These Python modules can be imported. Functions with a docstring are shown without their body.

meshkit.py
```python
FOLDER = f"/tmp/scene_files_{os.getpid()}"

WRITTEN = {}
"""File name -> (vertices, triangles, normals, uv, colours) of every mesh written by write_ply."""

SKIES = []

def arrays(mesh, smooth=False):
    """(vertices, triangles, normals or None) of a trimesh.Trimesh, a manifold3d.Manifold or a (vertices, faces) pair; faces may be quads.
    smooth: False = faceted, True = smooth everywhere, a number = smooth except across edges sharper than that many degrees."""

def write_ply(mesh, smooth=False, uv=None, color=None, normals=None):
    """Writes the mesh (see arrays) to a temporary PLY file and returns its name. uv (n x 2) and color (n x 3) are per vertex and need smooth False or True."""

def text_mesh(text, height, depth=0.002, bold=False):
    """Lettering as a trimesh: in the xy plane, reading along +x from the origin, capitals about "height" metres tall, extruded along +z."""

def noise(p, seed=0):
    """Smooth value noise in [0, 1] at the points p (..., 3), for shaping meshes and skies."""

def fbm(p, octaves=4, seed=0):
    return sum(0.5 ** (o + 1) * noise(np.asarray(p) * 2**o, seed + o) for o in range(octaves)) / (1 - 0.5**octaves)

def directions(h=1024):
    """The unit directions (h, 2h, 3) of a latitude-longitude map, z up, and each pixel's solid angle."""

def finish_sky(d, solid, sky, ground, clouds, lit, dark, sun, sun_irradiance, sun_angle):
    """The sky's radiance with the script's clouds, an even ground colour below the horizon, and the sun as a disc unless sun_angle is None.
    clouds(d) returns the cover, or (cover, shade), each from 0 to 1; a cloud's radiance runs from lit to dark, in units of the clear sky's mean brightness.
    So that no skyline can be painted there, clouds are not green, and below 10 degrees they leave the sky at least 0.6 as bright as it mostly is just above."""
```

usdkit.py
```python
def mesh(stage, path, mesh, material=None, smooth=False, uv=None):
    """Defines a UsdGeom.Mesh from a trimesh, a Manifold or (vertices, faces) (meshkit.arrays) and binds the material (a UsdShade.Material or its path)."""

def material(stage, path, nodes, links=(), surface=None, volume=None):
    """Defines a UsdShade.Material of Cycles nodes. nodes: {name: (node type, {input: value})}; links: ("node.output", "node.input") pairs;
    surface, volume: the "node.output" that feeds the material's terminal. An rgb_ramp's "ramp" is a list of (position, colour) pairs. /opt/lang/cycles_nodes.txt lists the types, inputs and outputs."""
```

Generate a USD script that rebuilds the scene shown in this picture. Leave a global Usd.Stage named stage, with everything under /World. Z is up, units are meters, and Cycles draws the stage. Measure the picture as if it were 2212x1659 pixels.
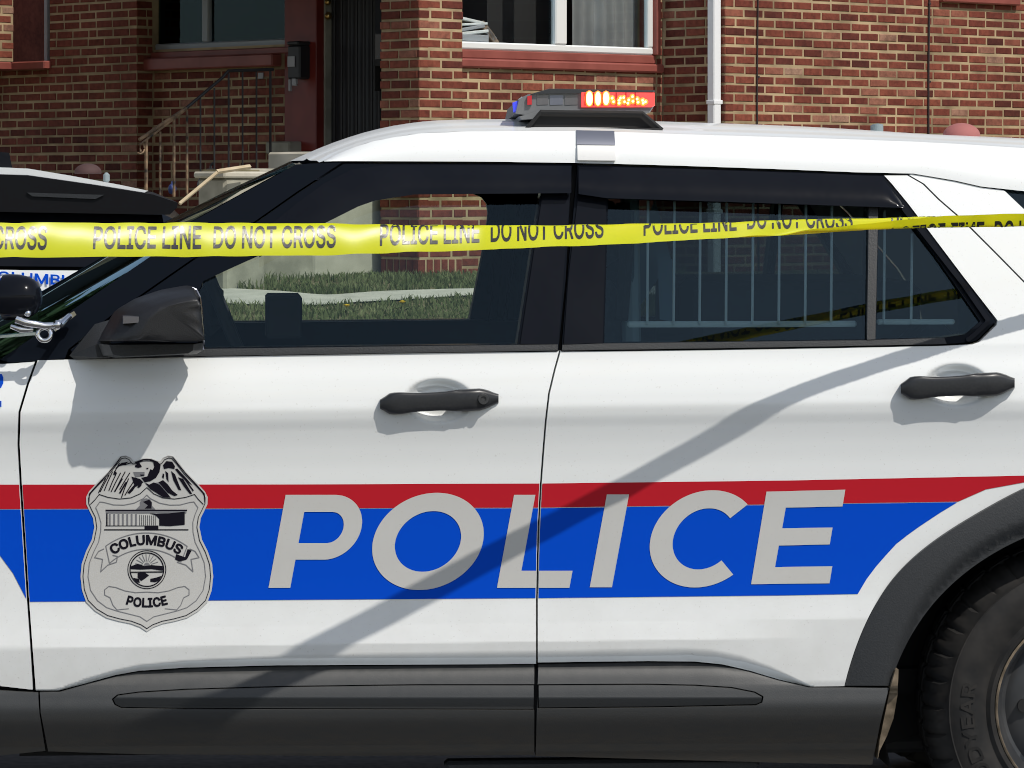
import math, random
import numpy as np, trimesh, shapely
from shapely.geometry import Polygon, LineString, Point, MultiPolygon, box as sbox
from shapely import affinity
from scipy.interpolate import PchipInterpolator
from pxr import Usd, UsdGeom, UsdLux, UsdShade, Gf, Sdf, Vt
import usdkit, meshkit

rnd = random.Random(7)
nprnd = np.random.default_rng(7)
stage = Usd.Stage.CreateInMemory()
UsdGeom.SetStageUpAxis(stage, 'Z'); UsdGeom.SetStageMetersPerUnit(stage, 1.0)
UsdGeom.Xform.Define(stage, '/World'); UsdGeom.Scope.Define(stage, '/World/Looks')

# ------------------------------------------------------------------ camera, sky, sun
FPX, CX, HY, HC = 8640.0, 1106.0, 417.0, 1.55      # focal length, centre and horizon in photo units (2212 wide)
cam = UsdGeom.Camera.Define(stage, '/World/camera')
cam.CreateHorizontalApertureAttr(36.0); cam.CreateVerticalApertureAttr(27.0)
cam.CreateFocalLengthAttr(36.0 * FPX / 2212)
cam.CreateVerticalApertureOffsetAttr(-(829.5 - HY) / 2212 * 36.0)
cam.CreateFocusDistanceAttr(9.0); cam.CreateFStopAttr(0.0)
cam.CreateExposureAttr(-0.12)
cam.CreateClippingRangeAttr(Gf.Vec2f(0.1, 20000))
UsdGeom.Xformable(cam).AddTransformOp().Set(Gf.Matrix4d(1, 0, 0, 0, 0, 0, 1, 0, 0, -1, 0, 0, 0, 0, HC, 1))

SUN_AZ, SUN_EL = math.radians(44), math.radians(51)
SUN = np.array([math.sin(SUN_AZ) * math.cos(SUN_EL), -math.cos(SUN_AZ) * math.cos(SUN_EL), math.sin(SUN_EL)])
sky_mat = usdkit.material(stage, '/World/Looks/sky', {
    'sky': ('sky_texture', {'sky_type': 'single_scattering', 'sun_disc': False, 'sun_elevation': SUN_EL,
                            'sun_rotation': math.atan2(SUN[0], SUN[1]), 'air_density': 1.0, 'aerosol_density': 1.0}),
    'hz': ('hsv', {'saturation': 0.62}), 'bg': ('background_shader', {'strength': 0.138})}, [('sky.color', 'hz.color'), ('hz.color', 'bg.color')])
sky_mat.CreateSurfaceOutput('cycles').ConnectToSource(UsdShade.Shader.Get(stage, '/World/Looks/sky/bg').CreateOutput('background', Sdf.ValueTypeNames.Token))
dome = UsdLux.DomeLight.Define(stage, '/World/sky')
UsdShade.MaterialBindingAPI.Apply(dome.GetPrim()).Bind(sky_mat)
dome.GetPrim().SetCustomDataByKey('kind', 'structure')
sun = UsdLux.DistantLight.Define(stage, '/World/sun')
sun.CreateIntensityAttr(0.95); sun.CreateNormalizeAttr(True); sun.CreateAngleAttr(0.53); sun.CreateColorAttr(Gf.Vec3f(1.0, 0.95, 0.88))
zx = SUN; xx = np.cross([0, 0, 1.0], zx); xx /= np.linalg.norm(xx); yx = np.cross(zx, xx)
UsdGeom.Xformable(sun).AddTransformOp().Set(Gf.Matrix4d(*xx, 0, *yx, 0, *zx, 0, 0, 0, 0, 1))

# ------------------------------------------------------------------ helpers
def prim_name(parent, name):
    p, k = f'{parent}/{name}', 0
    while stage.GetPrimAtPath(p):
        k += 1; p = f'{parent}/{name}_{k:03d}'
    return p

def tag(p, label=None, cat=None, group=None, kind=None):
    p = p.GetPrim() if hasattr(p, 'GetPrim') else p
    for k, v in (('label', label), ('category', cat), ('group', group), ('kind', kind)):
        if v: p.SetCustomDataByKey(k, v)
    return p

def path_of(parent):
    return '/World' if parent is None else str(parent.GetPath())

def thing(name, label, cat, loc=(0, 0, 0), rotz=0.0, group=None):
    x = UsdGeom.Xform.Define(stage, prim_name('/World', name))
    x.AddTranslateOp().Set(Gf.Vec3d(*map(float, loc)))
    if rotz: x.AddRotateZOp().Set(math.degrees(rotz))
    return tag(x, label, cat, group)

def part_group(name, parent):
    return UsdGeom.Xform.Define(stage, prim_name(path_of(parent), name)).GetPrim()

def obj(name, mesh, mat, parent=None, smooth=False, normals=None, label=None, cat=None, kind=None):
    p = prim_name(path_of(parent), name)
    if isinstance(mesh, list): mesh = trimesh.util.concatenate(mesh)
    m = usdkit.mesh(stage, p, mesh, MAT[mat], smooth=smooth)
    if normals is not None:
        m.CreateNormalsAttr(Vt.Vec3fArray.FromNumpy(np.asarray(normals, np.float32))); m.SetNormalsInterpolation('vertex')
    return tag(m, label, cat, None, kind)

def bx(c, s, rz=0.0, M=None):
    m = trimesh.creation.box(extents=s)
    if rz: m.apply_transform(trimesh.transformations.rotation_matrix(rz, [0, 0, 1]))
    m.apply_translation(c)
    if M is not None: m.apply_transform(M)
    return m

def rbox(c, s, r=0.01, M=None):
    """box with chamfered edges"""
    s = np.array(s) / 2; r = min(r, s.min() * 0.9)
    pts = []
    for k in range(3):
        e = s - r; e[k] = s[k]
        for sg in np.ndindex(2, 2, 2): pts.append((np.array(sg) * 2 - 1) * e)
    m = trimesh.convex.convex_hull(np.array(pts)); m.apply_translation(c)
    if M is not None: m.apply_transform(M)
    return m

def tube(pts, r, n=8, cap=True):
    p = np.asarray(pts, float)
    t = np.gradient(p, axis=0); t /= np.linalg.norm(t, axis=1, keepdims=True)
    ref = np.array([0, 0, 1.0]) if abs(t[:, 2]).mean() < 0.9 else np.array([1.0, 0, 0])
    a = np.cross(t, ref); a /= np.linalg.norm(a, axis=1, keepdims=True); b = np.cross(t, a)
    ang = np.arange(n) * 2 * np.pi / n
    rr = np.broadcast_to(r, (len(p),))[:, None, None]
    v = (p[:, None] + rr * (np.cos(ang)[None, :, None] * a[:, None] + np.sin(ang)[None, :, None] * b[:, None])).reshape(-1, 3)
    f = []
    for i in range(len(p) - 1):
        for j in range(n):
            k = (j + 1) % n
            f += [[i*n+j, i*n+k, (i+1)*n+k], [i*n+j, (i+1)*n+k, (i+1)*n+j]]
    if cap:
        for o, rev in ((0, False), ((len(p)-1)*n, True)):
            for j in range(1, n-1):
                f.append([o, o+j+1, o+j] if not rev else [o, o+j, o+j+1])
    m = trimesh.Trimesh(v, np.array(f), process=False); m.fix_normals(); return m

def revolve(profile, n=64):
    """profile: (radius, axial) ; axis = y"""
    pr = np.asarray(profile, float); k = len(pr)
    ang = np.arange(n) * 2 * np.pi / n
    v = np.stack([np.cos(ang)[:, None] * pr[None, :, 0], np.broadcast_to(pr[None, :, 1], (n, k)), np.sin(ang)[:, None] * pr[None, :, 0]], -1).reshape(-1, 3)
    f = []
    for i in range(n):
        a, b = i * k, ((i + 1) % n) * k
        for j in range(k - 1):
            f += [[a+j, b+j, b+j+1], [a+j, b+j+1, a+j+1]]
    return trimesh.Trimesh(v, np.array(f), process=False)

def hull(pts): return trimesh.convex.convex_hull(np.asarray(pts, float))

def text_poly(text, height, bold=False):
    m = meshkit.text_mesh(text, height, 0.001, bold)
    top = m.triangles[m.face_normals[:, 2] > 0.5][:, :, :2]
    g = shapely.union_all([Polygon(t).buffer(height * 0.002) for t in top])
    return g

def polys(g):
    if g.is_empty: return []
    return [x for x in (g.geoms if hasattr(g, 'geoms') else [g]) if x.geom_type == 'Polygon' and x.area > 1e-9]

def grid_fill(g, step):
    """triangles (n,3,2) of polygon g cut along a square grid"""
    tri = []
    for poly in polys(g):
        x0, y0, x1, y1 = poly.bounds
        sx, sy = (step, step) if np.ndim(step) == 0 else step
        xs = np.arange(math.floor(x0 / sx) * sx, x1 + sx, sx); ys = np.arange(math.floor(y0 / sy) * sy, y1 + sy, sy)
        X, Y = np.meshgrid(xs[:-1], ys[:-1]); X, Y = X.ravel(), Y.ravel()
        cells = shapely.box(X, Y, X + sx, Y + sy)
        shapely.prepare(poly)
        inside = shapely.contains_properly(poly, cells)
        touch = shapely.intersects(poly, cells) & ~inside
        q = np.stack([np.stack([X, Y], -1), np.stack([X + sx, Y], -1), np.stack([X + sx, Y + sy], -1), np.stack([X, Y + sy], -1)], 1)[inside]
        if len(q): tri += [q[:, [0, 1, 2]], q[:, [0, 2, 3]]]
        for piece in shapely.intersection(poly, cells[touch]):
            for pp in polys(piece):
                try:
                    v, f = trimesh.creation.triangulate_polygon(pp, engine='earcut')
                except Exception:
                    continue
                t = v[f]
                a = (t[:, 1, 0]-t[:, 0, 0])*(t[:, 2, 1]-t[:, 0, 1]) - (t[:, 1, 1]-t[:, 0, 1])*(t[:, 2, 0]-t[:, 0, 0])
                t[a < 0] = t[a < 0][:, ::-1]
                tri.append(t[np.abs(a) > 1e-12])
    return np.concatenate(tri) if tri else np.zeros((0, 3, 2))

# ------------------------------------------------------------------ materials
MAT = {}
def noise_mix(name, a, b, scale=8, rough=0.6, spec=0.5, bump=0.0, detail=4, lo=0.35, hi=0.65, extra=None, coord='object'):
    nodes = {'tc': ('texture_coordinate', {}), 'n': ('noise_texture', {'scale': scale, 'detail': detail}),
             'r': ('rgb_ramp', {'ramp': [(lo, a), (hi, b)]}),
             'p': ('principled_bsdf', {'roughness': rough, 'specular_ior_level': spec, **(extra or {})})}
    links = [(f'tc.{coord}', 'n.vector'), ('n.fac', 'r.fac'), ('r.color', 'p.base_color')]
    if bump:
        nodes['b'] = ('bump', {'strength': bump, 'distance': 0.005}); links += [('n.fac', 'b.height'), ('b.normal', 'p.normal')]
    MAT[name] = usdkit.material(stage, f'/World/Looks/{name}', nodes, links, surface='p.BSDF')
def plain(name, col, rough=0.5, **kw):
    MAT[name] = usdkit.material(stage, f'/World/Looks/{name}', {'p': ('principled_bsdf', {'base_color': col, 'roughness': rough, **kw})}, surface='p.BSDF')
def glass(name, tint, rough=0.0, ior=1.42):
    MAT[name] = usdkit.material(stage, f'/World/Looks/{name}', {
        't': ('transparent_bsdf', {'color': tint}), 'g': ('glossy_bsdf', {'color': (0.60, 0.86, 1.0), 'roughness': rough}),
        'f': ('fresnel', {'IOR': ior}), 'm': ('mix_closure', {})},
        [('f.fac', 'm.fac'), ('t.BSDF', 'm.closure1'), ('g.BSDF', 'm.closure2')], surface='m.closure')

# car paint, white, with a little road dust towards the sills
def car_paint(name, col, rough=0.35, coat=1.0):
    MAT[name] = usdkit.material(stage, f'/World/Looks/{name}', {
        'g': ('geometry', {}), 's': ('separate_xyz', {}), 'h': ('map_range', {'from_min': 1.0, 'from_max': 0.4, 'to_min': 0.0, 'to_max': 1.0, 'clamp': True}),
        'n': ('noise_texture', {'scale': 9, 'detail': 8, 'roughness': 0.7}), 'n2': ('noise_texture', {'scale': 220, 'detail': 2}),
        'mm': ('math', {'math_type': 'multiply'}), 'sp': ('rgb_ramp', {'ramp': [(0.67, (0, 0, 0)), (0.75, (1, 1, 1))]}),
        'a': ('math', {'math_type': 'multiply_add', 'value2': 0.42, 'value3': 0.015}), 'ad': ('math', {'math_type': 'multiply_add', 'value2': 0.25}), 'k': ('mix', {'color1': col, 'color2': (0.30, 0.27, 0.22)}),
        'p': ('principled_bsdf', {'roughness': rough, 'coat_weight': coat, 'coat_roughness': 0.05, 'specular_ior_level': 0.4})},
        [('g.position', 's.vector'), ('s.z', 'h.value'), ('g.position', 'n.vector'), ('g.position', 'n2.vector'), ('h.result', 'mm.value1'), ('n.fac', 'mm.value2'),
         ('mm.value', 'a.value1'), ('n2.fac', 'sp.fac'), ('sp.color', 'ad.value1'), ('a.value', 'ad.value3'), ('ad.value', 'k.fac'), ('k.color', 'p.base_color')], surface='p.BSDF')
car_paint('white_paint', (0.755, 0.775, 0.765), 0.4, 0.35)
plain('decal_red', (0.43, 0.010, 0.020), 0.5, specular_ior_level=0.12)
plain('decal_blue', (0.0, 0.060, 0.50), 0.5, specular_ior_level=0.06)
car_paint('decal_silver', (0.50, 0.50, 0.48), 0.45, 0.15)
plain('decal_ink', (0.006, 0.005, 0.01), 0.5, specular_ior_level=0.1)
plain('decal_grey', (0.16, 0.16, 0.17), 0.4)
plain('gloss_black', (0.004, 0.006, 0.010), 0.25, specular_ior_level=0.07)
noise_mix('visor_black', (0.005, 0.006, 0.009), (0.007, 0.008, 0.011), 7, 0.14, 0.15, 0.5, 3)
plain('spoiler_black', (0.006, 0.006, 0.007), 0.45, specular_ior_level=0.15)
plain('gap_black', (0.006, 0.006, 0.006), 0.8)
noise_mix('trim_plastic', (0.023, 0.025, 0.027), (0.030, 0.032, 0.034), 260, 0.5, 0.35, 0.15)
noise_mix('mirror_plastic', (0.008, 0.009, 0.010), (0.013, 0.013, 0.015), 400, 0.42, 0.5, 0.1)
noise_mix('handle_black', (0.014, 0.015, 0.017), (0.02, 0.021, 0.023), 200, 0.35, 0.5)
# rocker cladding: grey plastic, brown dirt low down
MAT['cladding'] = usdkit.material(stage, '/World/Looks/cladding', {
    'g': ('geometry', {}), 's': ('separate_xyz', {}), 'h': ('map_range', {'from_min': 0.42, 'from_max': 0.30, 'clamp': True}),
    'mp': ('mapping', {'scale': (3, 3, 14)}), 'n': ('noise_texture', {'scale': 6, 'detail': 8, 'roughness': 0.7}), 'mm': ('math', {'math_type': 'multiply'}),
    'k': ('mix', {'color1': (0.024, 0.027, 0.029), 'color2': (0.055, 0.045, 0.033)}), 'sn': ('separate_xyz', {}), 'up': ('map_range', {'from_min': 0.08, 'from_max': 0.6, 'to_max': 0.55, 'clamp': True}), 'nd': ('noise_texture', {'scale': 34, 'detail': 6, 'roughness': 0.7}), 'um': ('math', {'math_type': 'multiply'}), 'kd': ('mix', {'color2': (0.13, 0.125, 0.115)}), 'n2': ('noise_texture', {'scale': 500, 'detail': 2}), 'b': ('bump', {'strength': 0.15, 'distance': 0.002}),
    'p': ('principled_bsdf', {'roughness': 0.48, 'specular_ior_level': 0.45})},
    [('g.position', 's.vector'), ('s.z', 'h.value'), ('g.position', 'mp.vector'), ('mp.vector', 'n.vector'), ('g.position', 'n2.vector'), ('h.result', 'mm.value1'), ('n.fac', 'mm.value2'),
     ('mm.value', 'k.fac'), ('g.normal', 'sn.vector'), ('sn.z', 'up.value'), ('up.result', 'um.value1'), ('g.position', 'nd.vector'), ('nd.fac', 'um.value2'), ('um.value', 'kd.fac'), ('k.color', 'kd.color1'), ('kd.color', 'p.base_color'), ('n2.fac', 'b.height'), ('b.normal', 'p.normal')], surface='p.BSDF')
noise_mix('rubber', (0.011, 0.011, 0.011), (0.026, 0.024, 0.022), 18, 0.65, 0.3, 0.2)
noise_mix('steel_black', (0.03, 0.032, 0.035), (0.05, 0.05, 0.05), 12, 0.35, 0.5)
plain('chrome', (0.75, 0.76, 0.78), 0.08, metallic=1.0)
plain('hook_steel', (0.20, 0.21, 0.25), 0.35, metallic=0.6)
plain('bar_steel', (0.85, 0.88, 0.88), 0.45)
plain('interior_dark', (0.022, 0.025, 0.03), 0.7)
noise_mix('seat_cloth', (0.035, 0.04, 0.048), (0.055, 0.06, 0.07), 40, 0.85, 0.2)
plain('seat_blue', (0.16, 0.24, 0.32), 0.5)
plain('partition_pale', (0.30, 0.36, 0.38), 0.4)
glass('glass_front', (0.80, 0.86, 0.83))
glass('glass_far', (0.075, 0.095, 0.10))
glass('glass_rear', (0.52, 0.64, 0.67), 0.0, 1.52)
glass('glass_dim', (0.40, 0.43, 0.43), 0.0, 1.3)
glass('glass_shield', (0.45, 0.5, 0.48))
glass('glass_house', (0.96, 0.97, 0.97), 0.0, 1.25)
noise_mix('mud', (0.10, 0.08, 0.055), (0.24, 0.19, 0.135), 30, 0.9, 0.1, 0.4)
# light bar
plain('lens_smoke', (0.10, 0.10, 0.11), 0.12, coat_weight=0.5)
plain('lens_grey', (0.16, 0.165, 0.17), 0.3)
plain('lens_red', (0.5, 0.05, 0.05), 0.15, emission_color=(1.0, 0.07, 0.06), emission_strength=1.0)
plain('lens_red_dim', (0.5, 0.02, 0.03), 0.15)
plain('lens_blue', (0.03, 0.05, 0.6), 0.15, emission_color=(0.08, 0.1, 1.0), emission_strength=0.5)
plain('led_on', (1, 0.5, 0.1), 0.4, emission_color=(1.0, 0.55, 0.13), emission_strength=8.0)
plain('led_halo', (0.6, 0.1, 0.02), 0.4, emission_color=(1.0, 0.20, 0.02), emission_strength=2.2)
# police tape: thin plastic that lets some light through
MAT['tape'] = usdkit.material(stage, '/World/Looks/tape', {
    'd': ('principled_bsdf', {'base_color': (0.74, 0.82, 0.012), 'roughness': 0.30, 'specular_ior_level': 0.5}),
    't': ('translucent_bsdf', {'color': (0.95, 0.58, 0.02)}), 'm': ('mix_closure', {'fac': 0.43})},
    [('d.BSDF', 'm.closure1'), ('t.BSDF', 'm.closure2')], surface='m.closure')
plain('tape_ink', (0.012, 0.012, 0.01), 0.3)
# house
BR = [(0.0, (0.090, 0.024, 0.017)), (0.25, (0.140, 0.034, 0.022)), (0.55, (0.178, 0.047, 0.029)), (0.86, (0.21, 0.060, 0.036)), (0.955, (0.26, 0.10, 0.065)), (1.0, (0.33, 0.21, 0.145))]
def brick_mat(name, src):
    MAT[name] = usdkit.material(stage, f'/World/Looks/{name}', {
        'oi': ('object_info', {}), 'ge': ('geometry', {}), 'wn': ('white_noise_texture', {'dimensions': '1D'}), 'rr': ('rgb_ramp', {'ramp': BR}),
        'n': ('noise_texture', {'scale': 22, 'detail': 6, 'roughness': 0.7}), 'n3': ('noise_texture', {'scale': 1.7, 'detail': 6, 'roughness': 0.65}), 'st': ('rgb_ramp', {'ramp': [(0.32, (0.66, 0.64, 0.64)), (0.55, (1.05, 1.05, 1.05)), (0.75, (1.12, 1.2, 1.25))]}), 'm3': ('mix', {'mix_type': 'multiply', 'fac': 1.0}),
        'sp': ('rgb_ramp', {'ramp': [(0.30, (0.62, 0.60, 0.60)), (0.6, (1.12, 1.1, 1.1))]}),
        'm': ('mix', {'mix_type': 'multiply', 'fac': 1.0}), 'n2': ('noise_texture', {'scale': 150, 'detail': 3}), 'b': ('bump', {'strength': 0.5, 'distance': 0.003}),
        'p': ('principled_bsdf', {'roughness': 0.85, 'specular_ior_level': 0.25})},
        [(src, 'wn.w'), ('wn.value', 'rr.fac'), ('ge.position', 'n.vector'), ('ge.position', 'n2.vector'), ('n.fac', 'sp.fac'), ('rr.color', 'm.color1'), ('sp.color', 'm.color2'),
         ('ge.position', 'n3.vector'), ('n3.fac', 'st.fac'), ('m.color', 'm3.color1'), ('st.color', 'm3.color2'), ('m3.color', 'p.base_color'), ('n2.fac', 'b.height'), ('b.normal', 'p.normal')], surface='p.BSDF')
brick_mat('brick', 'oi.random'); brick_mat('brick_mass', 'ge.random_per_island')
MAT['brick_dark'] = usdkit.material(stage, '/World/Looks/brick_dark', {'tc': ('texture_coordinate', {}), 'mp': ('mapping', {'rotation': (1.5708, 0, 1.5708)}), 'b': ('brick_texture', {'scale': 1.0, 'brick_width': .21, 'row_height': .07, 'mortar_size': .006, 'color1': (.10, .03, .02), 'color2': (.14, .04, .03), 'mortar': (.2, .16, .1)}), 'p': ('principled_bsdf', {'roughness': .9})}, [('tc.object', 'mp.vector'), ('mp.vector', 'b.vector'), ('b.color', 'p.base_color')], surface='p.BSDF')
noise_mix('mortar', (0.20, 0.15, 0.09), (0.46, 0.35, 0.21), 3.2, 0.95, 0.1, 0.4, 10, 0.3, 0.62)
noise_mix('red_paint', (0.21, 0.055, 0.042), (0.27, 0.075, 0.058), 6, 0.5, 0.4, 0.05)
noise_mix('door_red', (0.16, 0.02, 0.015), (0.20, 0.028, 0.02), 5, 0.45, 0.4)
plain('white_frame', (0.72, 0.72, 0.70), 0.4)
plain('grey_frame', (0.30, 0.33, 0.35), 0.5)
plain('downspout_white', (0.78, 0.79, 0.80), 0.4)
plain('room_dark', (0.02, 0.02, 0.02), 0.9)
noise_mix('curtain', (0.20, 0.20, 0.20), (0.28, 0.28, 0.27), 3, 0.9, 0.1)
noise_mix('paper', (0.7, 0.69, 0.65), (0.82, 0.82, 0.79), 20, 0.8, 0.2)
plain('paper_grey', (0.36, 0.36, 0.37), 0.7)
plain('cardboard', (0.28, 0.20, 0.14), 0.8)
noise_mix('concrete', (0.40, 0.38, 0.31), (0.55, 0.52, 0.44), 3.5, 0.9, 0.15, 0.3, 8)
noise_mix('concrete_rough', (0.26, 0.25, 0.20), (0.40, 0.38, 0.31), 6, 0.95, 0.1, 0.5, 8)
noise_mix('pavement', (0.46, 0.45, 0.40), (0.58, 0.56, 0.50), 5, 0.9, 0.15, 0.2, 8, coord='object')
noise_mix('asphalt', (0.06, 0.06, 0.06), (0.09, 0.088, 0.085), 30, 0.9, 0.2, 0.3, 6)
noise_mix('soil', (0.09, 0.085, 0.045), (0.22, 0.19, 0.12), 3, 1.0, 0.1, 0.3, 8)
MAT['grass'] = usdkit.material(stage, '/World/Looks/grass', {
    'ge': ('geometry', {}), 'gn': ('noise_texture', {'scale': 2.6, 'detail': 3}), 'ga': ('math', {'math_type': 'multiply_add', 'value2': 1.7, 'value3': -0.85}), 'gs': ('math', {'math_type': 'multiply_add', 'value2': 0.75, 'use_clamp': True}), 'r': ('rgb_ramp', {'ramp': [(0, (0.15, 0.18, 0.085)), (0.35, (0.26, 0.285, 0.15)), (0.65, (0.40, 0.38, 0.23)), (1, (0.56, 0.51, 0.36))]}),
    'd': ('diffuse_bsdf', {}), 't': ('translucent_bsdf', {}), 'm': ('mix_closure', {'fac': 0.3})},
    [('ge.position', 'gn.vector'), ('gn.fac', 'ga.value1'), ('ge.random_per_island', 'gs.value1'), ('ga.value', 'gs.value3'), ('gs.value', 'r.fac'), ('r.color', 'd.color'), ('r.color', 't.color'), ('d.BSDF', 'm.closure1'), ('t.BSDF', 'm.closure2')], surface='m.closure')
noise_mix('bark', (0.06, 0.045, 0.03), (0.12, 0.09, 0.06), 12, .95, .1, .4)
noise_mix('needles', (0.025, 0.05, 0.018), (0.055, 0.085, 0.03), 2, .7, .2)
plain('flower_yellow', (0.65, 0.42, 0.01), 0.7)
noise_mix('iron_rust_sunlit', (0.03, 0.028, 0.026), (0.30, 0.20, 0.12), 14, 0.7, 0.3, 0.2, 4, 0.35, 0.62)  # rust tone for the sunlit stretch of railing only
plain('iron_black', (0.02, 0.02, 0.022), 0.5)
plain('brass', (0.55, 0.38, 0.14), 0.3, metallic=1.0)
plain('cable', (0.03, 0.02, 0.02), 0.7)
plain('dome_pink', (0.34, 0.12, 0.11), 0.85)
plain('dome_dull', (0.06, 0.028, 0.026), 0.8)
plain('puck_grey', (0.22, 0.27, 0.28), 0.5)
noise_mix('wood_pale', (0.42, 0.34, 0.22), (0.55, 0.46, 0.32), 9, 0.8, 0.2)
plain('blue_bag', (0.02, 0.04, 0.16), 0.5)
plain('roofing', (0.06, 0.055, 0.05), 0.9)
plain('screen', (0.01, 0.01, 0.012), 0.15)

# ------------------------------------------------------------------ ground
def profile_sheet(name, pts, x0, x1, mat, label=None, cat=None, kind='structure'):
    v, f = [], []
    for y, z in pts: v += [[x0, y, z], [x1, y, z]]
    for i in range(len(pts) - 1): f += [[2*i, 2*i+1, 2*i+3], [2*i, 2*i+3, 2*i+2]]
    return obj(name, trimesh.Trimesh(np.array(v), np.array(f), process=False), mat, kind=kind, label=label)
def gz(Y):
    return float(np.interp(Y, [16.3, 28.0, 60], [0.12, 0.963, 1.2]))
profile_sheet('ground', [(-3000, -0.06), (-8, -0.06), (-4, 0.08), (1.0, 0.08), (1.2, -0.06), (16.1, -0.06), (16.29, 0.12), (16.3, 0.12), (28.0, 0.963), (60, 1.2), (3000, 1.2)], -3000, 3000, 'soil', 'patchy lawn rising from the street to the brick house')
profile_sheet('road', [(1.4, -0.02), (5, 0.0), (11.2, 0.0), (15.98, -0.045)], -400, 400, 'asphalt', 'grey asphalt street under the police cars')
for nm, y0, y1, z in (('kerb', 16.0, 16.15, 0.115), ('kerb', 1.2, 1.4, 0.10)):
    obj(nm, bx((0, (y0+y1)/2, z/2 - 0.05), (800, y1-y0, z + 0.1)), 'concrete', kind='structure', label='low concrete kerb along the street' if y0 > 5 else 'low concrete kerb behind the camera')

def ray_ground(x, y):
    lo, hi = 16.3, 28.0
    f = lambda Y: HC - (y - HY) / FPX * Y - gz(Y)
    for _ in range(60):
        m = (lo + hi) / 2
        if f(m) > 0: lo = m
        else: hi = m
    return np.array([(x - CX) / FPX * lo, lo, gz(lo)])
far_e = [(-900, 620), (200, 622), (430, 624), (532, 628), (606, 632), (707, 640), (811, 633), (1034, 626), (1300, 622), (3000, 618)]
near_e = [(-900, 662), (200, 660), (430, 656), (520, 660), (655, 663), (774, 656), (900, 649), (1034, 641), (1300, 640), (3000, 640)]
pf, pn = np.array(far_e, float), np.array(near_e, float)
xs = np.linspace(-900, 3000, 120)
fv = np.array([ray_ground(x, y) for x, y in zip(xs, PchipInterpolator(pf[:, 0], pf[:, 1])(xs))])
nv = np.array([ray_ground(x, y) for x, y in zip(xs, PchipInterpolator(pn[:, 0], pn[:, 1])(xs))])
rows = [nv * (1-t) + fv * t for t in np.linspace(0, 1, 5)]
v = np.concatenate(rows); v[:, 2] = [gz(y) + 0.012 for y in v[:, 1]]
n = len(xs); f = []
for r in range(4):
    for i in range(n-1): f += [[r*n+i, r*n+i+1, (r+1)*n+i+1], [r*n+i, (r+1)*n+i+1, (r+1)*n+i]]
obj('pavement', trimesh.Trimesh(v, np.array(f), process=False), 'pavement', kind='structure', label='pale concrete path curving across the lawn')
path_poly = Polygon(np.concatenate([nv[:, :2], fv[::-1, :2]]))

# ------------------------------------------------------------------ brick houses
UH = np.array([math.cos(math.radians(43)), math.sin(math.radians(43)), 0.0])      # along the sunlit faces, going right and back
NS = np.array([UH[1], -UH[0], 0.0])                                              # normal of the sunlit faces
WH = -NS                                                                         # along the shaded faces, going left and back
ZP = 28.0
C0 = np.array([(905 - CX) / FPX * ZP, ZP, 0.0])
def aofx(x, b):
    """distance along the sunlit plane (shifted by b along WH) of photo column x"""
    k = (x - CX) / FPX; o = C0 + b * WH
    return (k * o[1] - o[0]) / (UH[0] - k * UH[1])
def bofx(x, a):
    k = (x - CX) / FPX; o = C0 + a * UH
    return (k * o[1] - o[0]) / (WH[0] - k * WH[1])
def HP(a, b, z=0.0): return C0 + a * UH + b * WH + np.array([0, 0, z])
def zofy(y, Y): return HC - (y - HY) / FPX * Y
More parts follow.
